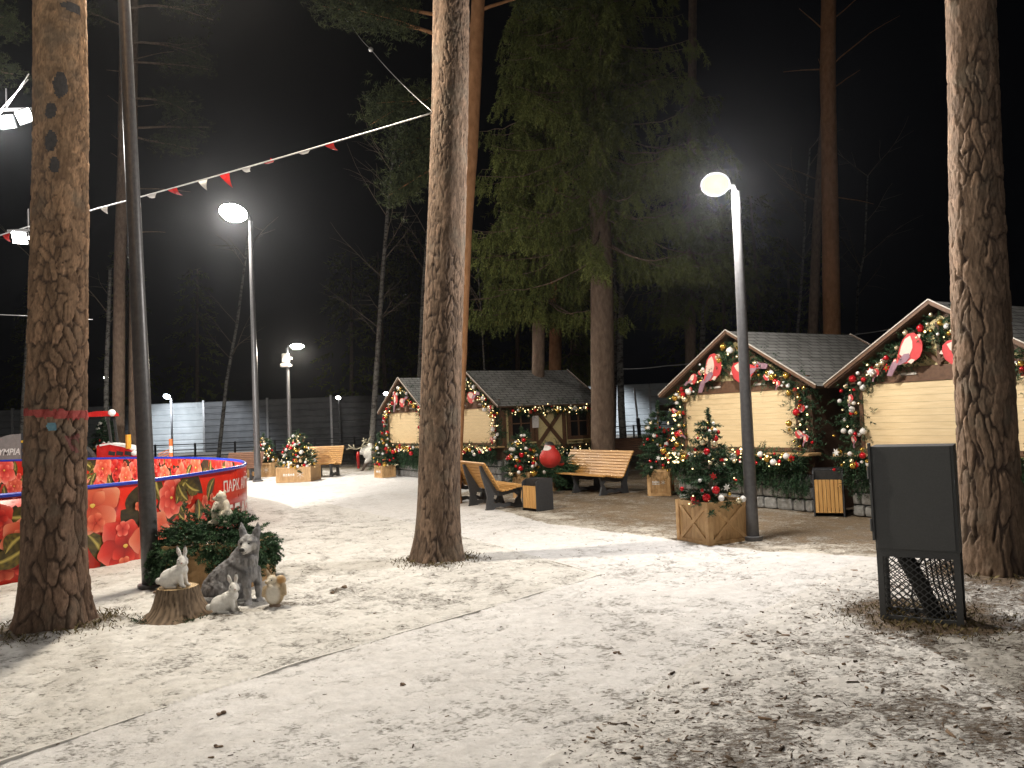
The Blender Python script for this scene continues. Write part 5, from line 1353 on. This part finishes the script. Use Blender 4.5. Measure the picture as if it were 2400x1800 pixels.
for i in range(6): x=wB*(.60+.06*i); mb.tube([(x-.03,dB*.5,zm),(x+.01*random.uniform(-1,1),dB*.5,zm*.55),(x+.08,dB*.5,-.02)],.007,6)
mb.tube([(wB*.62,dB*.5,zm),(wB*.45,dB*.4,zm*.72),(wB*.38,dB*.4,zm*.35),(wB*.45,dB*.4,-.02)],.008,6); mb.build('cables',M['black'],cab,True)
# ------------------------------------------------------------------ bunting, cables, floodlights
def cable(pts,sag,n=24):
    out=[]
    for a,b_ in zip(pts[:-1],pts[1:]):
        a=Vector(a);b_=Vector(b_)
        for i in range(n): t=i/n; p=a.lerp(b_,t); p.z-=sag*4*t*(1-t); out.append(p)
    out.append(Vector(pts[-1])); return out
pa=A(933,243,10.1)+Vector((.03,.0,0)); pb=A(205,452,12.6); pc=A(60,490,13.2); pd=A(-90,530,14)
bun=thing('bunting','cable strung with small red and white pennants from the lone trunk to the rink lights','bunting',(0,0,0))
cp=cable([pa,pb],.02,30)[:-1]+cable([pb,pc,pd],.02,10); mb=MB(); mb.tube(cp,.010,6); mb.build('cable',M['galv'],bun,True)
def pen(col,u,v,w,h,ang,curl,name='pennant'):
    # nearest cable station in picture column u
    best=min(range(len(cp)),key=lambda i:abs(cp[i].x/cp[i].y-ray(u,v).x)); p=cp[best]; d=(cp[min(best+1,len(cp)-1)]-cp[max(best-1,0)]).normalized()
    nn=Vector((d.y,-d.x,0)).normalized(); vs=[];n=7
    for i in range(n):
        t=i/(n-1); half=w/2*(1-t); down=Vector((0,0,-1))*math.cos(curl*t)+nn*math.sin(curl*t)
        c=p+down*h*t+d*ang*t*h
        for s in(-1,1): vs.append(c+d*s*half+nn*.002); vs.append(c+d*s*half-nn*.002)
    fs=[]
    for i in range(n-1):
        o=i*4; q=o+4
        fs+=[(o,o+2,q+2,q),(o+1,q+1,q+3,o+3),(o,q,q+1,o+1),(o+2,o+3,q+3,q+2)]
    m_=MB(); m_.add(vs,fs); return m_.build(name,M['red'] if col=='r' else M['white'],bun)
for a in(('r',715,308,.16,.13,-.6,.9),('w',650,325,.22,.08,.2,1.6),('r',592,340,.20,.09,.2,2.4),('w',541,355,.17,.12,.3,1.5),('r',484,382,.19,.22,-.4,.3),('w',432,394,.19,.16,0,.5),('r',377,407,.20,.15,-.7,.8),('w',322,418,.22,.10,.4,1.3),('r',283,436,.18,.16,0,.5),('w',232,448,.18,.12,0,.6),('r',6,503,.2,.16,.2,.7)): pen(*a)
mb=MB(); p0=A(905,220,10.6); mb=MB(); mb.tube(cable([A(932,240,10.1),A(800,105,16),A(760,55,18),A(690,-30,20)],.05,8),.006,5); mb.ell(A(801,107,16),.05,8,6); o=mb.build('guy_wire',M['galv'],None,True); tag(o,'thin wire rising from the lone trunk up to the left into the dark','wire')
mb=MB(); mb.tube(cable([A(1345,797,27),A(1440,790,27),A(1532,779,27)],.03,8),.018,5); o=mb.build('overhead_wire',M['galv'],None,True); tag(o,'overhead wire between the big spruce and the middle kiosk roof','wire')
mb=MB(); mb.tube(cable([A(1750,765,27),A(1850,722,27),A(1960,703,26)],.03,8),.016,5); o=mb.build('overhead_wire',M['galv'],None,True); tag(o,'overhead wire behind the middle kiosk and its right neighbour','wire')
mb=MB(); mb.tube(cable([A(-20,679,20),A(60,682,20)],.0,4)+cable([A(60,682,20),A(200,690,20)],.02,4),.010,5); o=mb.build('overhead_wire',M['galv'],None,True); tag(o,'thin overhead wire at the left edge behind the red-banded pine','wire')
def flood(label,pos,n,power,col,tilt,aim=None):
    r_=thing('floodlight',label,'floodlight',pos,0,'floodlights over the rink')
    mb=MB(); mb.box((0,0,.06),(.10+.30*n,.04,.04)); mb.tube([(0,0,.06),(0,0,.42)],.012,6); mb.build('bracket',M['steel'],r_)
    for i in range(n):
        x=(i-(n-1)/2)*.30; zz=-.08*(i%2); Mh=Matrix.Translation((x,0,-.06+zz))@Euler((R(-tilt),R(-12*i+8),0)).to_matrix().to_4x4()
        mb=MB(); mb.box((0,0,.03),(.26,.22,.06),M=Mh,bev=.01); h_=mb.build('housing',M['dark'],r_)
        mb=MB(); mb.box((0,0,-.012),(.235,.195,.02),M=Mh,bev=.008); mb.build('lens',M['lens_w'],h_)
    lo=pointlight('floodlight_lamp',(0,-.1,-.32),power,col,r_,.2,96 if aim else None)
    if aim: lo.rotation_euler=(Vector(aim)-Vector(pos)).to_track_quat('-Z','Y').to_euler()
    return r_
flood('cluster of glaring floodlights high at the left picture edge',A(14,245,13),3,PW_R,(1,.96,.9),68)
flood('floodlight hung on the pennant cable behind the edge of the red-banded pine',A(62,505,13.2),2,PW_R2,(1,.95,.88),62,(-10.2,19.0,.3))
mb=MB(); mb.tube(cable([A(14,232,13),A(62,160,11.5)],.0,4),.008,5); mb.tube(cable([A(2,236,13),A(60,172,11.5)],.0,4),.008,5); mb.tube(cable([A(14,232,13),A(-80,330,14)],.0,4),.008,5); o=mb.build('floodlight_cable',M['galv'],None,True); tag(o,'pair of cables holding the upper floodlight cluster beside the red-banded pine','cable')
# ------------------------------------------------------------------ figures: solids merged and remeshed into one skin
def solid(name,prims,voxel,colour,parent,mat,smooth=4,rough=.0,seed=0,rscale=60):
    mb=MB()
    for p in prims:
        if p[0]=='e':
            Mx=Matrix.Translation(p[1])@Euler(p[3] if len(p)>3 else (0,0,0)).to_matrix().to_4x4(); mb.ell((0,0,0),p[2],18,12,0,Mx)
        elif p[0]=='t':
            pts=p[1]; rr=p[2]; n=10; P_=[];Rr=[]
            for i in range(len(pts)-1):
                for k in range(n): t=k/n; P_.append(Vector(pts[i]).lerp(Vector(pts[i+1]),t)); Rr.append(rr[i]+(rr[i+1]-rr[i])*t)
            P_.append(Vector(pts[-1])); Rr.append(rr[-1]); mb.tube(P_,Rr,14); mb.ell(P_[0],Rr[0],14,10); mb.ell(P_[-1],Rr[-1],14,10)
    o=mb.build('tmp',mat); md=o.modifiers.new('r','REMESH'); md.mode='VOXEL'; md.voxel_size=voxel
    s=o.modifiers.new('s','SMOOTH'); s.factor=.5; s.iterations=smooth
    bpy.context.view_layer.update(); dg=bpy.context.evaluated_depsgraph_get(); me=bpy.data.meshes.new_from_object(o.evaluated_get(dg)); bpy.data.objects.remove(o)
    n=len(me.vertices); co=np.empty(n*3,'f'); me.vertices.foreach_get('co',co); co=co.reshape(-1,3)
    no=np.empty(n*3,'f'); me.vertices.foreach_get('normal',no); no=no.reshape(-1,3)
    if rough>0:
        f=fbm(co[:,0]*rscale+co[:,1]*rscale*.7+5,co[:,2]*rscale*.45+co[:,1]*rscale*.6,seed,3)-.5; co=co+no*(f*rough)[:,None]; me.vertices.foreach_set('co',co.ravel())
    c=colour(co,no); at=me.color_attributes.new('paint','FLOAT_COLOR','POINT'); at.data.foreach_set('color',np.concatenate([c,np.ones((n,1))],1).astype('f').ravel())
    me.polygons.foreach_set('use_smooth',[True]*len(me.polygons)); me.materials.clear(); me.materials.append(mat); me.name=name; me.update()
    return link(name,me,parent)
def blend(base,col,mask): return base*(1-mask[:,None])+np.array(col)[None]*mask[:,None]
def near(co,p,r,s=.5): d=np.linalg.norm((co-np.array(p)[None]),axis=1); return 1-sstep(r*s,r,d)
def small(name,items,mat,parent):
    mb=MB()
    for c,r_ in items: mb.ell(c,r_,12,8)
    return mb.build(name,mat,parent,True)
# wolf, sitting in profile to the right with its head turned to the viewer
WB=G(528,1302); wolf=thing('wolf_figure','grey sitting wolf figure looking at the viewer before the fir-filled crate','animal figure',(WB.x-.10,WB.y+.06,gz2(WB.x,WB.y)-.03),R(-6)); wolf.scale=(1,1,.89)
pr=[('e',(-.18,.02,.18),(.20,.165,.185),(0,.35,0)),('e',(-.12,-.10,.17),(.17,.085,.15),(0,.5,0)),('e',(-.10,.12,.17),(.16,.075,.14),(0,.5,0)),
 ('t',[(-.17,.01,.26),(-.03,.01,.39),(.09,.0,.48)],[.155,.150,.145]),('e',(.10,-.01,.40),(.125,.14,.17),(0,-.3,0)),
 ('t',[(.06,.01,.50),(.12,.0,.59),(.16,-.02,.66)],[.135,.125,.105]),('e',(.13,-.03,.545),(.115,.125,.12)),
 ('e',(.175,-.055,.70),(.088,.084,.078)),('e',(.135,-.06,.672),(.042,.05,.050)),('e',(.217,-.06,.672),(.042,.05,.050)),
 ('t',[(.182,-.10,.690),(.190,-.165,.672),(.194,-.205,.662)],[.048,.033,.025]),('t',[(.186,-.11,.655),(.192,-.185,.640)],[.034,.020]),
 ('t',[(.128,-.035,.750),(.112,-.035,.825),(.104,-.035,.885)],[.036,.027,.006]),('t',[(.222,-.035,.750),(.240,-.035,.825),(.248,-.035,.885)],[.036,.027,.006]),
 ('t',[(.13,-.085,.38),(.155,-.09,.22),(.165,-.09,.06)],[.066,.044,.036]),('e',(.175,-.125,.030),(.046,.066,.032)),
 ('t',[(.17,.075,.38),(.205,.07,.22),(.22,.065,.06)],[.064,.043,.036]),('e',(.232,.03,.030),(.046,.066,.032)),
 ('t',[(-.06,-.14,.06),(.06,-.16,.035)],[.055,.040]),('t',[(-.05,.15,.06),(.05,.15,.035)],[.05,.036]),
 ('t',[(-.33,.0,.10),(-.37,-.10,.065),(-.27,-.21,.06),(-.10,-.235,.065),(.02,-.225,.055)],[.05,.065,.078,.070,.030])]
HC_=Vector((.175,-.05,.655))
def headup(p):
    k=1.27
    f=lambda q:tuple(HC_+(Vector(q)-HC_)*k)
    if p[0]=='e': return ('e',f(p[1]),tuple(r*k for r in p[2]))+tuple(p[3:])
    return ('t',[f(q) for q in p[1]],[r*k for r in p[2]])
pr[7:14]=[headup(p) for p in pr[7:14]]
pr.append(('e',(.115,.0,.53),(.125,.135,.15)))
def wolf_col(co,no):
    body=co; hm=((co[:,2]>.56)&(co[:,1]<.2))
    hc=np.array(HC_); co=np.where(hm[:,None],hc+(co-hc)/1.27,co)
    n=len(co); f=fbm(co[:,0]*38+co[:,1]*20,co[:,2]*16+co[:,1]*16,4,4); g=fbm(co[:,0]*9+3,co[:,2]*9+co[:,1]*7,6,3)
    c=np.tile(np.array((.22,.225,.24)),(n,1))*np.clip(.05+1.9*f,.25,1.9)[:,None]
    x,y,z=co.T
    c=blend(c,(.36,.36,.37),sstep(.35,.7,f)*.5)
    band=np.exp(-((z-(.47-.55*(x-.02)))/.030)**2)*(x<.17)*(y<.1)*(z>.28); c=blend(c,(.055,.055,.06),np.clip(band*.85,0,1)*(x>-.1))
    c=blend(c,(.075,.078,.085),np.exp(-((x-.16)/.06)**2)*np.exp(-((z-.36)/.07)**2)*.55)
    tail=near(co,(-.27,-.21,.06),.16,.6)+near(co,(-.10,-.235,.065),.13,.6); c=blend(c,(.075,.08,.09),np.clip(tail,0,1)*(y<-.12)*sstep(.6,.35,g)*.9*(z<.16))
    c=blend(c,(.58,.57,.55),near(co,(.185,-.17,.655),.085)*.9)               # pale muzzle
    c=blend(c,(.55,.545,.53),near(co,(.120,-.115,.675),.050)*.7+near(co,(.240,-.115,.675),.050)*.7)
    c=blend(c,(.09,.09,.095),np.exp(-((x-.178)/.016)**2)*sstep(.70,.735,z)*(y<-.06)*.8)
    for ex in(.146,.212): c=blend(c,(.10,.10,.10),near(co,(ex,-.130,.712),.030)*.75); c=blend(c,(.6,.59,.56),near(co,(ex+(-.005 if ex<.18 else .005),-.12,.745),.022)*.6)
    ring_=np.exp(-((np.hypot(x-.175,(z-.69)*1.05)-.105)/.016)**2)*(y<.02)*(z<.76)*(z>.58); c=blend(c,(.08,.08,.085),ring_*.7)
    c=blend(c,(.07,.07,.075),near(co,(.196,-.225,.665),.022)*.9)
    c=blend(c,(.42,.41,.40),((z<.2)&(x>.1)).astype(float)*.45)
    return np.clip(c,.01,.8)
solid('body',pr,.0085,wolf_col,wolf,M['fur'],3,.012,3,70)
hp_=lambda q:tuple(HC_+(Vector(q)-HC_)*1.27)
small('nose',[(hp_((.196,-.236,.672)),(.028,.019,.022))],M['black'],wolf)
for ex in(.146,.212): small('eye',[(hp_((ex,-.137,.711)),(.013,.010,.011))],M['black'],wolf)
mb=MB(); mb.tube([hp_((.172,-.196,.640)),hp_((.192,-.214,.636)),hp_((.212,-.196,.642))],.005,6); mb.build('mouth',M['black'],wolf,True)
# hares
def hare(label,loc,rz,s,group='white hare figures'):
    h=thing('hare_figure',label,'animal figure',loc,rz,group); h.scale=(s,s,s)
    pr=[('e',(-.055,0,.090),(.115,.080,.092),(0,-.12,0)),('e',(-.075,-.045,.075),(.078,.045,.072)),('e',(-.075,.045,.075),(.078,.045,.072)),('t',[(.0,0,.13),(.045,0,.165)],[.078,.066]),
        ('t',[(.045,0,.17),(.062,-.005,.225)],[.052,.045]),('e',(.070,-.012,.252),(.052,.047,.047)),('t',[(.085,-.035,.245),(.098,-.062,.236)],[.034,.021]),('e',(.055,-.035,.236),(.028,.03,.026)),('e',(.105,-.022,.238),(.026,.03,.026)),
        ('t',[(.042,.004,.285),(.022,.004,.335),(.010,.0,.385)],[.015,.021,.008]),('t',[(.082,.004,.287),(.090,.004,.338),(.094,.0,.392)],[.015,.020,.008]),
        ('t',[(.052,-.036,.13),(.070,-.038,.03),(.098,-.042,.014)],[.030,.020,.016]),('t',[(.052,.036,.13),(.070,.038,.03),(.098,.042,.014)],[.030,.020,.016]),
        ('t',[(-.06,-.068,.022),(.02,-.070,.016)],[.024,.018]),('t',[(-.06,.068,.022),(.02,.070,.016)],[.024,.018]),('e',(-.180,0,.062),(.036,.03,.034))]
    def col(co,no):
        x,y,z=co.T; f=fbm(co[:,0]*40+y*30,z*40,5,3); c=np.tile(np.array((.79,.785,.76)),(len(co),1))*(.93+.12*f)[:,None]
        c=blend(c,(.06,.055,.05),sstep(.372,.386,z)); c=blend(c,(.62,.50,.44),near(co,(.085,-.018,.338),.03)*.5+near(co,(.02,-.018,.335),.03)*.5)
        c=blend(c,(.35,.30,.24),sstep(.03,.0,z)*.6); return np.clip(c,.01,.82)
    solid('body',pr,.0055,col,h,M['fur'],3,.004,8,110)
    for ex,ey in((.052,-.052),(.101,-.046)): small('eye',[((ex,ey,.262),(.0075,.006,.0075))],M['black'],h)
    small('nose',[((.101,-.083,.240),(.008,.006,.006))],nmat('pinkish_nose',(.35,.18,.16),(.45,.25,.22),20,.5,0),h)
    return h
# stump with a hare on it
SB=G(374,1338); sz=gz2(SB.x,SB.y); sH=A(372,1268,SB.y+.05).z
stump=thing('tree_stump','sawn tree stump with spreading roots under the upper hare','stump',(SB.x,SB.y+.12,sz-.02))
nth=96; zz=np.concatenate([np.linspace(0,sH*.25,8),np.linspace(sH*.3,sH,16)]); th=np.arange(nth)*2*PI/nth; ZZ,TH=np.meshgrid(zz,th,indexing='ij')
lob=.5+.5*np.sin(TH*5+1.2)*.6+.4*np.sin(TH*3+.3)
rad=.175+.045*(1-ZZ/sH)+(.13+.10*lob)*np.exp(-ZZ/.075)*1.0+ .012*(fbm(TH*8,ZZ*5,3,3)-.5)*2+.012*np.abs(np.sin(TH*16+fbm(TH*3,ZZ*9,5,3)*5))
V=np.stack([rad*np.cos(TH),rad*np.sin(TH),ZZ],-1).reshape(-1,3); n0,n1=ZZ.shape; ii,jj=np.meshgrid(np.arange(n0-1),np.arange(n1),indexing='ij'); j2=(jj+1)%n1
Fq=np.stack([ii*n1+jj,ii*n1+j2,(ii+1)*n1+j2,(ii+1)*n1+jj],-1).reshape(-1,4)
fur=np.abs(np.sin(TH*16+fbm(TH*3,ZZ*9,5,3)*5))
M['stumpbark']=tintmat('stump_bark',(.035,.025,.018),(.25,.185,.13),.9,.15)
npmesh('bark',V,Fq,M['stumpbark'],stump,{'tint':(np.clip(.15+.75*fur*(.5+fbm(TH*9,ZZ*30,2,3)),0,1)).ravel()},True)
m,nt,b=newmat('sawn_wood'); w_=nd(nt,'TexWave'); w_.wave_type='RINGS'; w_.rings_direction='Z'; w_.inputs['Scale'].default_value=16; w_.inputs['Distortion'].default_value=2.2; nt.links.new(coords(nt),w_.inputs['Vector'])
nt.links.new(ramp(nt,w_.outputs['Fac'],[(0,(.30,.19,.09)),(1,(.56,.41,.22))]),b.inputs['Base Color']); b.inputs['Roughness'].default_value=.8; M['sawn']=m
mb=MB(); rt=rad[-1]; mb.add([(0,0,sH+.004)]+[(rt[j]*math.cos(th[j])*.985,rt[j]*math.sin(th[j])*.985,sH+.002) for j in range(nth)]+[(rt[j]*math.cos(th[j]),rt[j]*math.sin(th[j]),sH-.012) for j in range(nth)],[(0,1+j,1+(j+1)%nth) for j in range(nth)]+[(1+j,1+nth+j,1+nth+(j+1)%nth,1+(j+1)%nth) for j in range(nth)]); mb.build('cut_face',M['sawn'],stump)
for ca_ in(-.6,-2.4):
  Pm=[];Dm=[];Lm=[]
  for i in range(35): a=random.gauss(ca_,.33); Pm.append((.34*math.cos(a)*random.uniform(.8,1.1),.34*math.sin(a)*random.uniform(.8,1.1),.02));Dm.append((random.gauss(0,1),random.gauss(0,1),.3));Lm.append(.08)
  sprigs('moss',Pm,Dm,Lm,M['fir'],stump,10,.03,.008)['kind']='stuff'
hare('white hare figure sitting on the tree stump by the near lamp post',(SB.x+.01,SB.y+.08,sz-.02+sH),R(-8),1.02)
HB=G(497,1327); hare('white hare figure sitting on the snow right of the stump, before the wolf',(HB.x,HB.y-.06,gz2(HB.x,HB.y)-.01),R(4),.95)
# standing cream figure at the right and the pale bear on the fir branches
QB=G(602,1311); q=thing('squirrel_figure','cream and tan upright egg-shaped animal figure on a dark foot, right of the wolf','animal figure',(QB.x,QB.y-.12,gz2(QB.x,QB.y)-.03))
pr=[('e',(0,0,.155),(.098,.085,.125)),('e',(-.018,-.01,.275),(.056,.052,.052)),('t',[(-.03,-.04,.27),(-.055,-.07,.272)],[.032,.018]),('t',[(-.045,0,.31),(-.062,0,.352),(-.073,0,.385)],[.020,.016,.005]),('t',[(-.005,.01,.315),(-.006,.012,.345)],[.016,.008]),
    ('e',(.062,.012,.272),(.050,.045,.052)),('t',[(.085,-.01,.22),(.10,-.02,.15)],[.034,.026]),('t',[(-.085,-.01,.20),(-.098,-.03,.14)],[.030,.022]),('t',[(-.03,-.07,.235),(.0,-.09,.23)],[.018,.014])]
def colq(co,no):
    x,y,z=co.T; f=fbm(x*40+y*30,z*40,9,3); c=np.tile(np.array((.50,.39,.25)),(len(co),1))*(.7+.6*f)[:,None]
    c=blend(c,(.74,.70,.62),(1-sstep(.6,1.0,np.sqrt((x/.082)**2+((z-.15)/.12)**2)))*(y<-.01)); c=blend(c,(.70,.64,.52),near(co,(-.02,-.03,.275),.07)); c=blend(c,(.55,.30,.10),near(co,(.065,.0,.275),.055)); return np.clip(c,.01,.8)
solid('body',pr,.0055,colq,q,M['fur'],3,.003,4,100)
small('eye',[((-.045,-.052,.288),.007)],M['black'],q); small('eye',[((-.008,-.060,.288),.007)],M['black'],q)
mb=MB(); mb.tube([(0,0,-.01),(0,0,.035),(0,0,.05)],[.062,.056,.045],14); mb.build('foot',M['bark_far'],q,True)
BB=A(482,1128,9.35); bear=thing('bear_figure','small cream sitting bear figure on top of the fir branches, head turned left','animal figure',(BB.x,BB.y,BB.z-.03),0)
pr=[('e',(0,0,.10),(.115,.10,.125)),('e',(.0,0,.20),(.085,.08,.12)),('e',(-.012,-.01,.325),(.062,.06,.060)),('t',[(-.05,-.02,.315),(-.083,-.03,.306)],[.034,.022]),('e',(-.032,.02,.382),(.02,.014,.02)),('e',(.028,.01,.380),(.02,.014,.02)),
    ('t',[(-.05,-.06,.25),(-.075,-.095,.17),(-.07,-.10,.11)],[.034,.030,.026]),('t',[(.06,-.05,.25),(.075,-.09,.17),(.03,-.11,.12)],[.034,.030,.026]),('t',[(-.06,-.04,.05),(-.10,-.12,.03)],[.05,.035]),('t',[(.07,-.04,.05),(.08,-.13,.03)],[.05,.035])]
def colb(co,no):
    x,y,z=co.T; f=fbm(x*30+y*30,z*30,19,3); c=np.tile(np.array((.72,.66,.54)),(len(co),1))*(.8+.35*f)[:,None]; c=blend(c,(.55,.35,.2),near(co,(.04,.0,.33),.05)*.4); return np.clip(c,.01,.8)
solid('body',pr,.0065,colb,bear,M['fur'],3,.004,6,80)
small('nose',[((-.104,-.034,.310),.009)],M['black'],bear); small('eye',[((-.045,-.062,.338),.006)],M['black'],bear)
# round bullfinch on its heap
fb=A(1188,985,17.0); bf=thing('bullfinch_figure','big round red bullfinch figure with a black cap and white cheek on the fir heap','bird figure',(fb.x,fb.y-.05,.69),R(-8))
s=(A(1211,985,17.).x-A(1164,985,17.).x)/2
pr=[('e',(0,0,s*.85),(s,s*.95,s*.92)),('t',[(0,0,s*.95),(0,-.02,s*1.5),(0,-.02,s*1.88)],[s*.93,s*.70,s*.50]),('e',(0.0,-.03,s*1.95),(s*.50,s*.5,s*.36)),('t',[(s*.5,s*.5,s*.7),(s*.9,s*1.2,s*.3)],[.12,.07])]
def colf(co,no):
    x,y,z=co.T; f=fbm(x*12,z*12+y*12,4,4); c=np.tile(np.array((.50,.020,.016)),(len(co),1))*(.8+.4*f)[:,None]
    c=blend(c,(.70,.69,.66),(1-sstep(.9,1.05,np.sqrt(((x+.06)/(s*.46))**2+((z-s*1.80)/(s*.24))**2)))*(y<.0))
    cap=sstep(s*2.0,s*2.06,z+x*.12); c=blend(c,(.015,.014,.014),cap); c=blend(c,(.02,.02,.025),((y>.25*s)&(z>s*.3)).astype(float)); return np.clip(c,.008,.8)
solid('body',pr,.014,colf,bf,M['fur'],4)
# reindeer bounding to the left behind the leftmost kiosk
Yr=30.0; rb=B(800,Yr); rd=thing('reindeer_figure','brown reindeer figure with a white chest, antlers and red ribbon left of the leftmost kiosk','animal figure',(rb.x,rb.y,0))
def rp(zx,zy,dy=0):   # survey from an enlarged view
    u=(760+zx/2212*200)/1.085; v=(980+zy/1659*150)/1.085; p=A(u,v,Yr); return Vector((p.x-rb.x,dy,p.z))
pr=[('t',[rp(1330,880),rp(1560,930),rp(1750,960)],[.30,.34,.30]),('t',[rp(1180,900),rp(1120,850),rp(1060,800)],[.27,.22,.15]),('t',[rp(1200,780),rp(1280,900)],[.20,.30]),
    ('t',[rp(1060,800),rp(1000,860,-.05),rp(955,900,-.08)],[.14,.11,.07]),
    ('t',[rp(1230,1000,-.12),rp(1120,1110,-.12),rp(1040,1280,-.12),rp(1000,1370,-.12)],[.13,.085,.055,.045]),('t',[rp(1000,1370,-.12),rp(910,1395,-.12)],[.05,.035]),
    ('t',[rp(1300,1060,.15),rp(1330,1180,.15),rp(1200,1250,.15)],[.11,.075,.05]),('t',[rp(1700,1000,-.12),rp(1850,1150,-.12),rp(1900,1390,-.12)],[.17,.08,.05]),('t',[rp(1720,1000,.12),rp(1800,1180,.12),rp(1780,1390,.12)],[.16,.08,.05])]
def colr(co,no):
    x,y,z=co.T; f=fbm(x*10,z*10+y*8,4,3); c=np.tile(np.array((.10,.075,.06)),(len(co),1))*(.7+.6*f)[:,None]
    a=np.array(rp(1095,875)); m_=1-sstep(.85,1.05,np.sqrt(((x-a[0])/.34)**2+((z-a[2])/.42)**2)); c=blend(c,(.70,.69,.64),m_*(x<np.array(rp(1250,800))[0])); return np.clip(c,.01,.8)
solid('body',pr,.022,colr,rd,M['fur'],4)
M['antler']=nmat('antler',(.22,.20,.14),(.36,.33,.24),12,.7,.2)
for dy,L_ in((-.15,[[(1130,680),(1000,760),(850,800),(700,780),(590,810)],[(1000,760),(1010,700),(1070,600)],[(850,795),(790,770),(780,680)],[(760,785),(720,750),(650,690)]]),(.12,[[(1160,660),(1120,620),(1150,560),(1190,480)],[(1110,640),(1030,610),(960,590)],[(1040,610),(1010,560),(1000,510)],[(1030,610),(1060,570),(1085,545)]])):
    mb=MB()
    for ln in L_: mb.tube([rp(a,b_,dy) for a,b_ in ln],[.035-.005*i for i in range(len(ln))],7)
    mb.build('antler',M['antler'],rd,True)
mb=MB(); mb.tube([rp(905,870,-.2),rp(900,1000,-.22),rp(910,1120,-.2),rp(915,1300,-.2)],[.05,.06,.055,.05],8); mb.build('ribbon',M['red'],rd,True)
mb=MB(); mb.tube([rp(1360,1150,-.3),rp(1370,1280,-.3),rp(1385,1400,-.3)],.05,8); mb.build('ribbon',M['red'],rd,True)
# a low brown sign board seen before the barrier, and debris on the path
b0=B(1441,40); z1=A(1441,875,40).z; sb=thing('notice_board','small brown board on posts beyond the left edge of the middle kiosk','notice board',(b0.x,b0.y,0))
mb=MB(); mb.box((.25,0,z1-.13),(1.5,.08,.30)); mb.build('board',M['beam'],sb)
for x in(-.4,.9): mb=MB(); mb.box((x,.02,z1/2-.15),(.08,.06,z1-.3)); mb.build('post',M['beam'],sb)
# a few dark clods and a cone on the snow
for (u,v,s,lb) in((742,1278,.055,'dark clod of earth on the snow right of the cream upright figure'),(720,1283,.04,'smaller flat clod beside the dark clod'),(1333,1411,.030,'single dark lump on the trodden path in the middle'),(476,1616-70,.04,'brown leaf lump on the snow by the kerb at lower left'),(470,1619,.03,'flat brown scrap near the kerb at lower left'),(340,1290,.05,'earth clod at the foot of the near lamp post'),(1545,1525,.03,'short dark stick end on the mulch below the cabinet'),(872,1482,.035,'brown scrap lying on the snow by the long kerb')):
    g_=G(u,v); mb=MB(); s*=.62 
    for i in range(5): mb.ell((random.uniform(-1,1)*s,random.uniform(-.8,.8)*s,random.uniform(.0,.5)*s),(s*random.uniform(.4,.9),s*random.uniform(.4,.7),s*random.uniform(.25,.5)),8,6)
    o=mb.build('clod',M['bark_far'],None,False,(g_.x,g_.y,gz2(g_.x,g_.y))); tag(o,lb,'clod')
# ------------------------------------------------------------------ night sky and render set-up
w=bpy.data.worlds.new('World'); scene.world=w; w.use_nodes=True; bg=w.node_tree.nodes['Background']
bg.inputs['Color'].default_value=(.62,.70,1.0,1); bg.inputs['Strength'].default_value=SKY
scene.view_settings.view_transform='Standard'; scene.view_settings.look='None'; scene.view_settings.exposure=EXPO; scene.view_settings.gamma=1; scene.view_settings.use_curve_mapping=False
scene.render.engine='CYCLES'; cy=scene.cycles
cy.use_denoising=True
try: cy.denoiser='OPENIMAGEDENOISE'; cy.denoising_input_passes='RGB_ALBEDO_NORMAL'; cy.denoising_prefilter='ACCURATE'
except Exception: pass
cy.max_bounces=5; cy.diffuse_bounces=3; cy.glossy_bounces=3; cy.transmission_bounces=2; cy.volume_bounces=0; cy.use_light_tree=True; cy.sample_clamp_indirect=6; cy.caustics_reflective=False; cy.caustics_refractive=False

if HAZE>0:
    hz=MB(); hz.box((0,0,14.4),(900,900,31.2)); m=bpy.data.materials.new('bloom_haze'); m.use_nodes=True; nt=m.node_tree; nt.nodes.remove(nt.nodes['Principled BSDF'])
    pv=nd(nt,'VolumePrincipled'); pv.inputs['Color'].default_value=(.9,.93,1,1); pv.inputs['Density'].default_value=HAZE; pv.inputs['Anisotropy'].default_value=.88  # haze volume added to give the lamps a bloom-like glow
    nt.links.new(pv.outputs['Volume'],nt.nodes['Material Output'].inputs['Volume'])
    o=hz.build('haze',m); tag(o,'thin haze added for the glow round the lamps','haze',kind='stuff')
